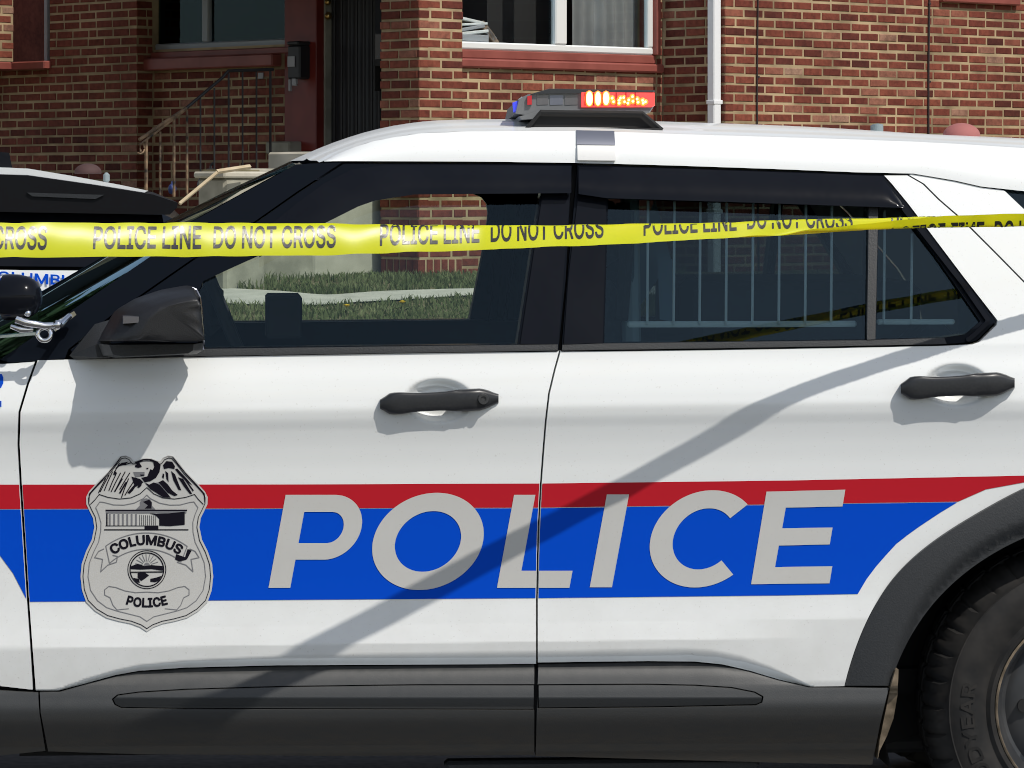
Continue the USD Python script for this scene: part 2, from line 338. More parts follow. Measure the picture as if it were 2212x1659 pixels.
MH = np.eye(4); MH[:3, 0], MH[:3, 1], MH[:3, 3] = UH, WH, C0                       # house coordinates (a, b, z) -> world
COURSE, BL = 0.0699, 0.21
Z0 = zofy(19.1, ZP)                                                              # a mortar line
def hbox(a0, a1, b0, b1, z0, z1): return bx(((a0+a1)/2, (b0+b1)/2, (z0+z1)/2), (abs(a1-a0), abs(b1-b0), abs(z1-z0)), M=MH)
def hrbox(a0, a1, b0, b1, z0, z1, r=0.01): return rbox(((a0+a1)/2, (b0+b1)/2, (z0+z1)/2), (abs(a1-a0), abs(b1-b0), abs(z1-z0)), r, M=MH)

def brick_mesh(o, e, nrm, s0, s1, z0, z1, j):
    """one brick: face at depth 0 (plus j), chamfered front edge"""
    c, dep = 0.004, 0.09
    up = np.array([0, 0, 1.0])
    tilt = [rnd.uniform(-0.0012, 0.0012) for _ in range(2)]
    def ring(i, d): return [o + e*s + up*z + nrm*(d + tilt[0]*(k in (1, 2)) + tilt[1]*(k > 1)) for k, (s, z) in enumerate(((s0+i, z0+i), (s1-i, z0+i), (s1-i, z1-i), (s0+i, z1-i)))]
    v = np.array(ring(0, -dep) + ring(0, j - 0.004) + ring(c, j))
    f = []
    for r in (0, 4):
        for k in range(4):
            m = (k+1) % 4; f += [[r+k, r+m, r+4+m], [r+k, r+4+m, r+4+k]]
    f += [[8, 9, 10], [8, 10, 11]]
    f = np.array(f)
    if np.dot(np.cross(e, up), nrm) < 0: f = f[:, ::-1]
    return trimesh.Trimesh(v, f, process=False)

def visible(p, hid=None):
    x, y = CX + FPX * p[0] / p[1], HY + FPX * (HC - p[2]) / p[1]
    if not (-25 < x < 2237 and -12 < y): return 0
    top = np.interp(x, [0, 330, 640, 740, 900, 1100, 1430, 2212], [365, 410, 345, 300, 265, 262, 266, 300])
    if y < top + 8: return 2
    if 420 < y < 610 and 780 < x < 1070: return 1
    if 390 < y < 690 and 1310 < x < 2050: return 0
    return 0

BRICKS = {}
def brick_face(wallkey, o, e, nrm, s0, s1, z0, z1, holes=(), phase=0.0, soldier=0.0):
    """lays a running bond of bricks on a face; o = origin at s=0,z=0"""
    out = BRICKS.setdefault(wallkey, [])
    k0 = math.floor((z0 - Z0) / COURSE)
    k1 = math.ceil((z1 - Z0) / COURSE)
    hs = [sbox(*h) for h in holes]
    for k in range(k0, k1):
        za, zb = Z0 + k*COURSE + 0.0085, Z0 + (k+1)*COURSE - 0.0085
        za, zb = max(za, z0), min(zb, z1)
        if zb - za < 0.02: continue
        s = s0 - (BL/2 if k % 2 else 0.0) - BL + phase + rnd.uniform(-.012, .012); wz = rnd.uniform(-.002, .002)
        while s < s1:
            L = BL
            if rnd.random() < 0.03: L = BL / 2
            a, b = max(s + 0.0075, s0 + 0.0015), min(s + L - 0.0075, s1 - 0.0015)
            s += L
            if b - a < 0.03: continue
            r = sbox(a, za, b, zb)
            for h in hs: r = r.difference(h)
            for q in polys(r):
                x0, y0, x1, y1 = q.bounds
                if x1-x0 < 0.025 or y1-y0 < 0.02: continue
                jx, jz = rnd.uniform(-.003, .003), rnd.uniform(-.0025, .0025)
                m = brick_mesh(o, e, nrm, x0 + max(jx, 0), x1 + min(jx, 0), y0 + wz + max(jz, 0) + .002*math.sin(x0*1.9 + k), y1 + wz + min(jz, 0) + .002*math.sin(x0*1.9 + k), rnd.uniform(-.002, .002))
                out.append((m, visible(o + e*(x0+x1)/2 + np.array([0, 0, (y0+y1)/2]))))

def wall_box(parent, name, face, fixed, s0, s1, z0, z1, holes=(), thick=0.25, mat='mortar'):
    """mortar body of a wall, its face set back 8 mm from the brick face. face 'S' (sunlit) or 'D' (shaded)"""
    g = sbox(s0, z0, s1, z1)
    for h in holes: g = g.difference(sbox(*h))
    ms = []
    for p in polys(g):
        v, f = trimesh.creation.triangulate_polygon(p, engine='earcut')
        m = trimesh.creation.extrude_triangulation(v, f, thick)        # x=s y=z depth=+z
        q = m.vertices.copy()
        if face == 'S': w = np.stack([q[:, 0], fixed + 0.004 + q[:, 2], q[:, 1]], -1)
        else: w = np.stack([fixed + 0.004 + q[:, 2], q[:, 0], q[:, 1]], -1)
        mm = trimesh.Trimesh(w @ MH[:3, :3].T + MH[:3, 3], m.faces, process=False); mm.fix_normals(); ms.append(mm)
    return obj(name, ms, mat, parent)
def sface(key, b, a0, a1, z0, z1, holes=(), phase=0.0): brick_face(key, HP(0, b), UH, NS, a0, a1, z0, z1, holes, phase)
def dface(key, a, b0, b1, z0, z1, holes=(), phase=0.0): brick_face(key, HP(a, 0), WH, -UH, b0, b1, z0, z1, holes, phase)

ZB, ZT, ZV = 0.70, 7.3, 3.35            # foot, top, top of the laid bricks
house = thing('brick_house', 'red brick house with shaded porch door, brick pier and red-silled window', 'house', HP(0, 0))
house2 = thing('brick_house', 'plain sunlit red brick house wall right of the white downspout', 'house', HP(2.41, -0.56))
def local(prim):
    t = np.array(UsdGeom.Xformable(prim).GetOrderedXformOps()[0].Get()); return t
# every mesh of the houses is in world coordinates: give parts the inverse of their thing's place
_obj = obj
def obj(name, mesh, mat, parent=None, **kw):
    if parent is not None:
        top = parent
        while str(top.GetParent().GetPath()) != '/World': top = top.GetParent()
        ops = UsdGeom.Xformable(top).GetOrderedXformOps()
        if top.GetCustomDataByKey('world') and ops:
            if isinstance(mesh, list): mesh = trimesh.util.concatenate(mesh)
            mesh = mesh.copy(); mesh.apply_translation(-np.array(ops[0].Get()))
    return _obj(name, mesh, mat, parent, **kw)
for p in (house, house2): p.SetCustomDataByKey('world', True)

# --- pier between door and window
PW = 0.42
pier = wall_box(house, 'pier', 'S', 0.0, 0.008, PW - 0.008, ZB, ZT, thick=PW - 0.016)
ZQ = Z0 + math.floor((1.14 - Z0) / COURSE) * COURSE
sface('pier', 0.0, 0.0, PW, ZQ, ZV); dface('pier', 0.0, 0.0, PW, ZQ, ZV, phase=0.105)
for k in range(6):
    for oo, ee, nn_ in ((HP(0, 0), UH, NS), (HP(0, 0), WH, -UH)):
        BRICKS['pier'].append((brick_mesh(oo, ee, nn_, k*.07 + .006, k*.07 + .062, ZQ - .22, ZQ - .009, rnd.uniform(-.002, .002)), 1))
# --- sunlit window wall
aW0, aW1 = PW, aofx(1432, 0.06)
aL, aR = PW + 0.001, aofx(1413, 0.06)
zS = zofy(100, 28.35)
win = (aL, zS - 0.02, aR, zS + 1.35)
window_wall = wall_box(house, 'window_wall', 'S', 0.06, aW0, aW1, ZB, ZT, [win])
sface('window_wall', 0.06, aW0, aW1, ZB, ZV, [(aL, zS - 0.12, aR + 0.03, zS + 1.4)])
# --- shaded porch wall (plane a = 0.6), left of the door
AB = 0.60
b_door0, b_door1 = bofx(822, AB), bofx(692, AB)
b_trim = bofx(615, AB)
b_in = bofx(330, AB)
b_wl, b_wr = bofx(655, AB), bofx(205, AB)
bw0, bw1 = bofx(654, AB), bofx(232, AB)
Yw = lambda b: HP(AB, b)[1]
zw = zofy(103, Yw((bw0+bw1)/2))
porch_holes = [(PW, ZB + 0.9, b_trim, 3.9), (bw0, zw, bw1 + 0.02, zw + 1.3)]
porch_wall = wall_box(house, 'porch_wall', 'D', AB, PW, b_in + 0.3, ZB, ZT, porch_holes)
dface('porch_wall', AB, PW, b_in, ZB, ZV, [(PW, 0, b_trim, 3.9), (bw0 - 0.05, zw - 0.17, bw1 + 0.09, zw + 1.3)])
# --- shaded left wing (stands proud of the porch wall)
aA = None
for t in np.linspace(0.0, 0.6, 121):
    if aA is None and CX + FPX * HP(t, b_in)[0] / HP(t, b_in)[1] >= 295: aA = t
aA = aA or 0.3
b_end = bofx(-260, aA)
lw = (bofx(107, aA), zofy(133, HP(aA, bofx(60, aA))[1]), bofx(-130, aA), 4.2)
left_wing = wall_box(house, 'left_wing', 'D', aA, b_in + .004, b_end, ZB, ZT, [lw], thick=AB - aA + .2)
dface('left_wing', aA, b_in, b_end, ZB, ZV, [(lw[0], lw[1] - 0.07, lw[2], lw[3])])
sface('left_wing', b_in, aA, AB, ZB, ZV)
# --- second house
aJ, bJ = aofx(1432, 0.06), None
for t in np.linspace(-0.2, -1.2, 401):
    p = HP(aJ, t)
    if bJ is None and CX + FPX * p[0] / p[1] >= 1566: bJ = t
aEnd = aofx(2420, bJ)
zsill2 = zofy(8, HP(aofx(2100, bJ), bJ)[1])
h2win = (aofx(2036, bJ), zsill2 + 0.05, aofx(2190, bJ), zsill2 + 1.3)
front_wall = wall_box(house2, 'front_wall', 'S', bJ, aJ + 0.008, aEnd + 3, ZB, ZT, [h2win])
sface('front_wall', bJ, aJ, aEnd, ZB, ZV, [(h2win[0] - .04, zsill2, h2win[2] + .04, zsill2 + 1.3)])
side_wall = wall_box(house2, 'side_wall', 'D', aJ, bJ + 0.008, 0.3, ZB, ZT, thick=0.2)
dface('side_wall', aJ, bJ, 0.06, ZB, ZV, phase=0.1)
# --- bricks: the 300 that show largest of each house are parts, the rest one part
for hs, keys in ((house, (('pier', pier), ('window_wall', window_wall), ('porch_wall', porch_wall), ('left_wing', left_wing))), (house2, (('front_wall', front_wall), ('side_wall', side_wall)))):
    ranked = sorted([(-v, i, k) for k, _ in keys for i, (m, v) in enumerate(BRICKS[k]) if v > 0])[:300]
    chosen = {(k, i) for _, i, k in ranked}
    rest = []
    for k, w in keys:
        for i, (m, v) in enumerate(BRICKS[k]):
            if (k, i) in chosen: obj('brick', m, 'brick', w)
            else: rest.append(m)
    obj('brickwork', rest, 'brick_mass', hs, kind='stuff')
# --- bodies behind the walls, roofs
obj('inner_walls', [hbox(1.2, 6, 0.6, 3.0, ZB, ZT - .1), hbox(0.95, 2.5, 0.7, 8, ZB, 2.0), hbox(1.9, 7.0, 3.0, 14, ZB, ZT - .1)], 'room_dark', house)
obj('roof', [hbox(-0.1, 7, -0.1, 0.7, ZT, ZT + .3), hbox(AB + .02, 7, 0.701, 14, ZT, ZT + .3)], 'roofing', house)
obj('porch_roof', [hrbox(-1.5, AB - .02, PW + .03, b_in - .05, 3.3, 3.5, .02)], 'roofing', house)  # unseen slab added to keep sky light off the porch wall
obj('roof', hbox(aJ - 0.0, 12, bJ - 0.3, -0.21, ZT, ZT + .3), 'roofing', house2)
obj('inner_walls', hbox(aJ + 0.25, aEnd + 3, bJ + 0.8, 0.5, ZB, ZT - .1), 'room_dark', house2)
# --- sunlit window
w = part_group('window', house)
fr = 0.055
zt = zS + 1.3
am0, am1 = aofx(1197, 0.06), aofx(1222, 0.06)
b0, b1 = 0.045, 0.10
obj('frame', [hrbox(aL + .003, aR - .02, b0, b1, zS - .018, zS + fr - .02), hrbox(am0, am1, b0 - .006, b1 + .002, zS + fr - .0195, zt), hrbox(aR - .075, aR - .021, b0 - .002, b1 + .001, zS + fr - .0195, zt)], 'white_frame', w)
obj('pane', hbox(aL + .003, am0, .075, .079, zS + fr - .03, zt), 'glass_house', w)
obj('pane', hbox(am1, aR - .07, .075, .079, zS + fr - .03, zt), 'glass_house', w)
obj('sill', [hrbox(aL - .0, aofx(1437, 0.02), 0.022, 0.07, zS - .150, zS - .085, .012), hrbox(aL, aR + .01, 0.045, 0.075, zS - .0845, zS - .02, .008)], 'red_paint', w)
obj('jamb', hrbox(aR - .019, aR + .026, 0.01, 0.2, zS - .019, zt + .05, .006), 'red_paint', w)
obj('room', [hbox(aL, aR, .95, .97, zS - .3, zt), hbox(aL, aR, .3, .96, zS - .12, zS - .07)], 'room_dark', w)
ck = np.array([[aofx(1240, .2) + (aR - aofx(1240, .2)) * t, 0.22 + .02 * math.sin(t * 40), 0] for t in np.linspace(0, 1, 80)])
cv = np.concatenate([ck + [0, 0, zS - .05], ck + [0, 0, zt]]); nn = len(ck)
cm = trimesh.Trimesh(cv, np.array([q for i in range(nn-1) for q in ([i, i+1, nn+i+1], [i, nn+i+1, nn+i])]), process=False); cm.apply_transform(MH)
obj('curtain', cm, 'curtain', w)
# clutter on the sill inside the window
pp = thing('paper_pile', 'slumped pile of white papers inside the sunlit window above the light bar', 'papers', HP(aL + .2, .16, zS))
pp.SetCustomDataByKey('world', True)
for k, (dx, dz, ln, th, rot, mt) in enumerate([(.10, .030, .34, .05, 0.02, 'paper_grey'), (.12, .068, .30, .022, -0.10, 'paper'), (.10, .098, .27, .024, -.16, 'paper_grey'), (.11, .127, .30, .018, -.06, 'paper'), (.10, .155, .24, .02, 0.14, 'paper')]):
    m = rbox((0, 0, 0), (ln, .12, th), .004); m.apply_transform(trimesh.transformations.rotation_matrix(rot, [0, 1, 0])); m.apply_translation((aL + .06 + dx, .15, zS + dz + .035)); m.apply_transform(MH)
    obj('sheet_stack', m, mt, pp)
for k in range(3):
    m = rbox((0, 0, 0), (.15 - .02*k, .1, .045), .004); m.apply_transform(trimesh.transformations.rotation_matrix(.75, [0, 1, 0])); m.apply_translation((aL + .33 + .028*k, .15, zS + .125 - .03*k)); m.apply_transform(MH)
    obj('book', m, ('cardboard', 'paper_grey', 'cardboard')[k], pp)
# --- porch window, shaded
w = part_group('window', house)
a0, a1 = AB + .03, AB + .09
bm0, bm1 = bofx(455, AB + .05), bofx(440, AB + .05)
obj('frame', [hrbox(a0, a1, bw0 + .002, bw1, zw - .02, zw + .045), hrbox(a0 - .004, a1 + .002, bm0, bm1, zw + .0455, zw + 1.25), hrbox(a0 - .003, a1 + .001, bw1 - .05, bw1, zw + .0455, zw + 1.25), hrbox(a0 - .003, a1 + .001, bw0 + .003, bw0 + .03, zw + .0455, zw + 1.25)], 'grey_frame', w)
obj('pane', hbox(AB + .06, AB + .064, bm1, bw1 - .045, zw + .03, zw + 1.25), 'glass_dim', w)
obj('pane', hbox(AB + .06, AB + .064, bw0 + .02, bm0, zw + .03, zw + 1.25), 'glass_dim', w)
obj('sill', [hrbox(AB - .09, AB + .06, bofx(607, AB), bofx(207, AB), zw - .165, zw - .07, .01), hrbox(AB - .02, AB + .07, bw0 - .03, bw1 + .06, zw - .069, zw - .021, .006)], 'red_paint', w)
obj('jamb', hrbox(AB - .01, AB + .15, bw1 + .001, bw1 + .075, zw - .019, zw + 1.3), 'red_paint', w)
obj('room', hbox(AB + .75, AB + .77, bw0, bw1, zw - .3, zw + 1.3), 'room_dark', w)
obj('curtain', [hrbox(AB + .14, AB + .16, bofx(437, AB), bofx(382, AB), zw - .01, zw + 1.2), hrbox(AB + .20, AB + .215, bofx(380, AB), bofx(280, AB), zw + .04, zw + 1.2)], 'curtain', w)
# --- porch door
w = part_group('door', house)
zd = 1.86
obj('door_leaf', hrbox(AB + .10, AB + .15, b_door0 - .5, b_door1, zd, 3.9), 'iron_black', w, label='dark porch door with iron security bars')
for k in range(7):
    bb = b_door1 - .07 - k * .085
    obj('bar', hrbox(AB + .07, AB + .085, bb - .008, bb + .008, zd + .05, 3.9, .004), 'iron_black', w)
obj('frame', hrbox(AB + .05, AB + .13, b_door1 + .002, b_door1 + .022, zd, 3.9, .003), 'concrete_rough', w)
obj('handle', [trimesh.creation.icosphere(2, .028).apply_translation(HP(AB + .04, b_door1 - .045, zofy(34, Yw(b_door1)))), trimesh.creation.icosphere(2, .025).apply_translation(HP(AB + .04, b_door1 - .04, zofy(4, Yw(b_door1))))], 'brass', w, smooth=True)
obj('door_trim', [hrbox(AB - .02, AB + .2, b_door1 + .024, b_trim - .10, zd + .003, 3.9, .006), hrbox(AB - .005, AB + .18, b_trim - .099, b_trim, zd + .0035, 3.9, .006)], 'door_red', house, label='dull red painted boards beside the porch door')
# --- left ledge, recess, sunlit pier
zl = lw[1]
w = part_group('window', house)
obj('sill', [hrbox(aA - .07, aA + .05, lw[0] - .02, lw[2], zl - .07, zl - .002, .01), hrbox(aA - .62, aA - .071, bofx(31, aA - .05), lw[2], zl - .069, zl - .0025, .01)], 'red_paint', w)
obj('frame', hrbox(aA + .03, aA + .07, bofx(95, aA), bofx(88, aA), zl, 4.2, .004), 'grey_frame', w)
obj('room', hbox(aA + .32, aA + .34, lw[0] - .05, lw[2] + .1, zl - .1, 4.2), 'brick_mass', w)
bp = bofx(30, aA - .05)
sp = wall_box(house, 'sunlit_pier', 'S', bp, aA - .58, aA - .055, zl + .002, ZT, thick=.3)
BRICKS['sp'] = []
sface('sp', bp, aA - .585, aA - .05, zl + .002, ZV)
for m, vv in BRICKS['sp']: obj('brick', m, 'brick', sp)

# --- second house: window sill high on the wall
w = part_group('window', house2)
obj('sill', hrbox(h2win[0] - .04, h2win[2] + .03, bJ - .05, bJ + .08, zsill2 - .0, zsill2 + .06), 'red_paint', w)
obj('pane', hbox(h2win[0], h2win[2], bJ + .09, bJ + .094, zsill2 + .055, zsill2 + 1.3), 'glass_house', w)
obj('frame', [hrbox(h2win[0] + .002, h2win[2] - .002, bJ + .07, bJ + .12, zsill2 + .061, zsill2 + .11), hrbox(h2win[0] + .002, h2win[0] + .05, bJ + .068, bJ + .122, zsill2 + .1105, zsill2 + 1.25)], 'white_frame', w)
# --- downspout in the corner, cables on the wall
bd0, bd1 = bofx(1531, aJ - .09), bofx(1556, aJ - .09)
ds = thing('downspout', 'white rectangular downspout running down the corner between the two brick walls', 'downspout', HP(aJ - .05, (bd0+bd1)/2, gz(28)))
ds.SetCustomDataByKey('world', True)
bc = bofx(1543, aJ - .09)
obj('pipe', hrbox(aJ - .09, aJ - .012, bc + .002, bc + .075, gz(29) - .02, ZT - .2, .008), 'downspout_white', ds)
for zz in (1.4, 2.2, 3.6): obj('strap', hrbox(aJ - .094, aJ - .002, bc - .003, bc + .080, zz, zz + .03, .003), 'downspout_white', ds)
for xv, sc in ((1636, .006), (2006, .008)):
    aa = aofx(xv, bJ)
    c = thing('cable', 'thin dark cable hanging down the brick wall just right of the downspout' if xv < 1700 else 'thin dark cable hanging down the middle of the right brick wall', 'cable', HP(aa, bJ - .008, gz(29)))
    c.SetCustomDataByKey('world', True)
    zz = np.linspace(gz(29), 6, 40)
    obj('wire', tube([HP(aa + .010 * math.sin(z * 2.1) , bJ - .008, z) for z in zz], sc, 6), 'cable', c)
    for z in (1.6, 2.4, 3.0): obj('clip', hrbox(aa - .012, aa + .012, bJ - .016, bJ + .002, z, z + .015, .002), 'cable', c)
# --- mailbox with papers on the red trim
bmx = bofx(638, AB - .1)
mbz = zofy(180, HP(AB, bmx)[1])
mb = thing('mailbox', 'black wall mailbox on the red door trim with papers poking out below', 'mailbox', HP(AB - .08, bmx, mbz)); mb.SetCustomDataByKey('world', True)
obj('box', hrbox(AB - .13, AB - .021, bmx - .085, bmx + .06, mbz + .03, mbz + .28, .012), 'iron_black', mb)
obj('lid', hrbox(AB - .15, AB - .022, bmx - .09, bmx + .045, mbz + .281, mbz + .31, .01), 'iron_black', mb)
obj('flap', hrbox(AB - .137, AB - .1305, bmx - .035, bmx + .05, mbz + .12, mbz + .2, .002), 'paper_grey', mb)
obj('newspaper', [hrbox(AB - .12, AB - .10, bmx - .03, bmx + .02, mbz - .02, mbz + .06, .004), hrbox(AB - .125, AB - .105, bmx + .03, bmx + .055, mbz - .06, mbz + .029, .004)], 'paper_grey', mb)
bn = bofx(565, AB)
obj('number_plate', hrbox(AB - .012, AB - .002, bn - .03, bn + .03, zofy(170, Yw(bn)), zofy(157, Yw(bn)), .002), 'paper_grey', house, label='small pale plate on the porch brickwork')
# --- stoop
bS = 0.49
stoop = thing('concrete_stoop', 'pale concrete stoop and cheek wall seen through the front car window', 'stoop', HP(0, bS, gz(28))); stoop.SetCustomDataByKey('world', True)
obj('platform', hrbox(-.55, AB - .012, bS, 1.0, .5, 1.84, .015), 'concrete', stoop)
obj('threshold', hrbox(AB - .14, AB - .013, b_trim - .22, b_trim + .06, 1.841, 1.935, .01), 'concrete_rough', stoop)
obj('cheek_wall', hrbox(-1.12, -.553, bS - .004, .78, .5, 1.72, .015), 'concrete_rough', stoop, label='stained rough cheek wall of the stoop')
for k in range(4): obj('step', hrbox(-.553 - .26*(k+1), -.553 - .26*k - .001, .802, 1.1, .5, 1.70 - .175*(k+1), .01), 'concrete_rough', stoop)
# --- stair railing (left, further side of the steps)
bR = 1.62
def rp(x, y, b=bR):
    k = (x - CX) / FPX; o = C0 + b * WH
    a = (k * o[1] - o[0]) / (UH[0] - k * UH[1]); p = HP(a, b); p[2] = zofy(y, p[1]); return p
rail = thing('stair_railing', 'rusty iron stair railing, coloured black where the porch shades it', 'railing', rp(316, 400)); rail.SetCustomDataByKey('world', True)
obj('top_rail', tube([rp(301, 302), rp(350, 268), rp(402, 234)], .014, 8), 'iron_rust_sunlit', rail)
obj('top_rail', tube([rp(402, 234), rp(480, 168), rp(493, 153), rp(590, 150)], .012, 8), 'iron_black', rail)  # black colour puts the porch shade into this stretch of rail
obj('lower_rail', tube([rp(304, 327), rp(302, 312), rp(316, 302), rp(368, 262), rp(402, 236)], .009, 6), 'iron_rust_sunlit', rail)
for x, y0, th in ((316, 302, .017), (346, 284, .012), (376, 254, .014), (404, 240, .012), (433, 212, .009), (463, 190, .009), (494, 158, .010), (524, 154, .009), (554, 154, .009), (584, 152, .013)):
    obj('baluster', tube([rp(x, y0), rp(x, 425)], th * .8, 6), 'iron_rust_sunlit' if x < 420 else 'iron_black', rail)  # rust colour where sunlit, black colour for the shade further up
obj('end_scroll', tube([rp(303 + 9 * math.cos(t), 320 + 12 * math.sin(t)) for t in np.linspace(-1.4, 2.2, 12)], .006, 6), 'iron_rust_sunlit', rail)
# --- things lying by the steps
bP = 0.3
pl = thing('planter', 'pale square planter box with a chipped rim beside the stair railing', 'planter', rp(500, 440, bP)); pl.SetCustomDataByKey('world', True)
q = rp(500, 400, bP)
Mq = np.eye(4); Mq[:3, :3] = np.stack([UH, WH, [0, 0, 1]], 1); Mq[:3, 3] = q
obj('tub', rbox((0, 0, -.35), (.36, .30, .80), .02, Mq), 'concrete_rough', pl)
obj('rim', rbox((0, 0, .07), (.40, .34, .045), .012, Mq), 'concrete', pl)
obj('soil', rbox((0, 0, .095), (.30, .25, .02), .005, Mq), 'soil', pl)
for lab, p0, p1, th in (('long bleached board leaning against the planter', (388, 440), (470, 372), .018), ('short pale stick lying on top of the planter', (468, 371), (540, 360), .022)):
    A, B = rp(*p0, bP - .25), rp(*p1, bP - .25)
    t = thing('board', lab, 'board', A); t.SetCustomDataByKey('world', True)
    obj('plank', tube([A, A*.6+B*.4, B], th * .75, 4), 'wood_pale', t)
for lab, x, y, r, mt in (('crumpled blue bag at the foot of the railing', 372, 408, .03, 'blue_bag'), ('dark rubbish bag behind the railing foot', 455, 400, .09, 'iron_black')):
    o = rp(x, y, bR + .1); m = trimesh.creation.icosphere(3, r); m.vertices *= 1 + .35 * (meshkit.fbm(m.vertices / r * 1.4 + x) - .5)[:, None]; m.vertices[:, 2] *= 1.3
    t = thing('rubbish_bag', lab, 'bag', o - [0, 0, r]); m.apply_translation((0, 0, r)); obj('bag', m, mt, t, smooth=True)
    obj('tied_neck', tube([(0, 0, 2.1*r), (0, 0.01, 2.6*r), (.02, 0, 2.8*r)], .01, 6), mt, t)

def evergreen(lab, x, y, h, r, seed):  # unseen trees added off frame to dim sky light on the shaded walls
    g = np.random.default_rng(seed); z0 = gz(y)
    t = thing('evergreen_tree', lab, 'tree', (x, y, z0))
    obj('trunk', tube([(0, 0, -.1), (.02, 0, h*.4), (0, .02, h*.95)], [.16, .10, .02], 10), 'bark', t)
    n = 15000; u = g.random(n)**.8; zz = .35 + u * (h - .4); R = r * (1 - u)**.8 * (.72 + .28*np.sin(zz*5.5)**2) * (g.random(n)**.35) + .05
    an = g.random(n)*2*np.pi; p = np.stack([R*np.cos(an), R*np.sin(an), zz], 1)
    d1 = g.normal(size=(n, 3)); d1 /= np.linalg.norm(d1, axis=1, keepdims=True); d2 = np.cross(d1, g.normal(size=(n, 3))); d2 /= np.linalg.norm(d2, axis=1, keepdims=True)
    L = g.uniform(.08, .2, (n, 1)); v = np.stack([p - d1*L - d2*L*.5, p + d1*L - d2*L*.5, p + d2*L*.9], 1).reshape(-1, 3)
    obj('crown', trimesh.Trimesh(v, np.arange(3*n).reshape(-1, 3), process=False), 'needles', t)
evergreen('unseen tall evergreen added to block sky light beyond the left edge, nearer the street', -6.0, 20.5, 9.5, 2.5, 3)
evergreen('unseen shorter evergreen added to block sky light beyond the left edge, closest to the parked police car', -4.9, 18.4, 8.0, 1.9, 5)
evergreen('unseen tall evergreen added to block sky light beyond the left edge, nearer the house', -7.2, 25.0, 9.0, 2.4, 4)
for lab_, pos_, sgn in (('unseen dark brick house added to block sky light beyond the left edge of the picture', (-13.5, 21, .3), 1), ('unseen dark brick house added to darken pane reflections beyond the right edge of the picture', (26, 27, .9), -1)):
    nb = thing('brick_house', lab_, 'house', pos_)  # added unseen houses: left blocks sky light, right darkens pane reflections
    obj('wall', bx((0, 0, 4.2), (13, 15, 8.4)), 'brick_dark', nb)
    obj('roof', hull([(sx*7, sy*8, 8.401) for sx in (-1, 1) for sy in (-1, 1)] + [(0, -5, 11.5), (0, 5, 11.5)]), 'roofing', nb)
    for zz in (1.6, 5.0):
        for yy in (-5, -1.5, 2, 5.5):
            wd = obj('window', bx((6.5 * sgn, yy, zz + .7), (.06, 1.0, 1.4)), 'screen', nb); obj('sill', rbox((6.56 * sgn, yy, zz - .05), (.14, 1.2, .09), .01), 'concrete_rough', wd)


# ------------------------------------------------------------------ lawn: grass blades, dandelions
def grass_mesh(n, area, hfun):
    v, f = [], []
    k = 0
    while k < n:
        x, y = nprnd.uniform(area[0], area[2]), nprnd.uniform(area[1], area[3])
        dens = meshkit.fbm(np.array([x*1.3, y*1.3, 0.0]), 3)
        if nprnd.random() > 0.25 + dens * 0.8: continue
        k += 1
        if path_poly.contains(Point(x, y)) or path_poly.distance(Point(x, y)) < .01: continue
        h = hfun(x, y) * nprnd.uniform(.5, 1.3); w = nprnd.uniform(.004, .009); an = nprnd.uniform(0, 6.283)
        dx, dy = math.cos(an), math.sin(an); lean = nprnd.uniform(0, .8) * h; la = nprnd.uniform(0, 6.283)
        z = gz(y) - .003; b = len(v)
        mx, my = x + lean*.3*math.cos(la), y + lean*.3*math.sin(la)
        v += [[x - dx*w, y - dy*w, z], [x + dx*w, y + dy*w, z], [mx - dx*w*.7, my - dy*w*.7, z + h*.6], [mx + dx*w*.7, my + dy*w*.7, z + h*.6], [x + lean*math.cos(la), y + lean*math.sin(la), z + h]]
        f += [[b, b+1, b+3], [b, b+3, b+2], [b+2, b+3, b+4]]
    return trimesh.Trimesh(np.array(v), np.array(f), process=False)
wall_line = lambda x, y: max(0, 1 - abs(y - 27.6 - .15*x) / .7)
obj('grass', [grass_mesh(26000, (-3.2, 23.6, 1.2, 28.3), lambda x, y: .022 + .035 * meshkit.noise(np.array([x*2.5, y*2.5, 1.0])) + .06 * wall_line(x, y) * meshkit.noise(np.array([x*1.5, y*1.5, 4.0]))), grass_mesh(5000, (-8, 21.0, 6, 28.2), lambda x, y: .06)], 'grass', kind='stuff', label='short patchy spring grass on the lawn')
for lab, x, y in (('yellow dandelion nearer the laptop, left of the pair', 749, 672), ('yellow dandelion right of the pair, nearer the brick pier', 869, 664)):
    o = ray_ground(x, y + 8)
    d = thing('dandelion', lab, 'flower', o)
    obj('stem', tube([(0, 0, 0), (.004, 0, .025), (0, 0, .055)], .003, 5), 'grass', d)
    obj('flower_head', [trimesh.creation.icosphere(1, .017).apply_transform(np.diag([1, 1, .55, 1])).apply_translation((0, 0, .06))] + [bx((.014*math.cos(t), .014*math.sin(t), .063), (.014, .006, .003), t) for t in np.linspace(0, 6.28, 12)], 'flower_yellow', d)
    for t in np.linspace(0, 5.6, 7):
        obj('leaf', hull([(0, 0, .004), (.05*math.cos(t-.2), .05*math.sin(t-.2), .02), (.05*math.cos(t+.2), .05*math.sin(t+.2), .02), (.10*math.cos(t), .10*math.sin(t), .035), (.05*math.cos(t), .05*math.sin(t), .016)]), 'grass', d)

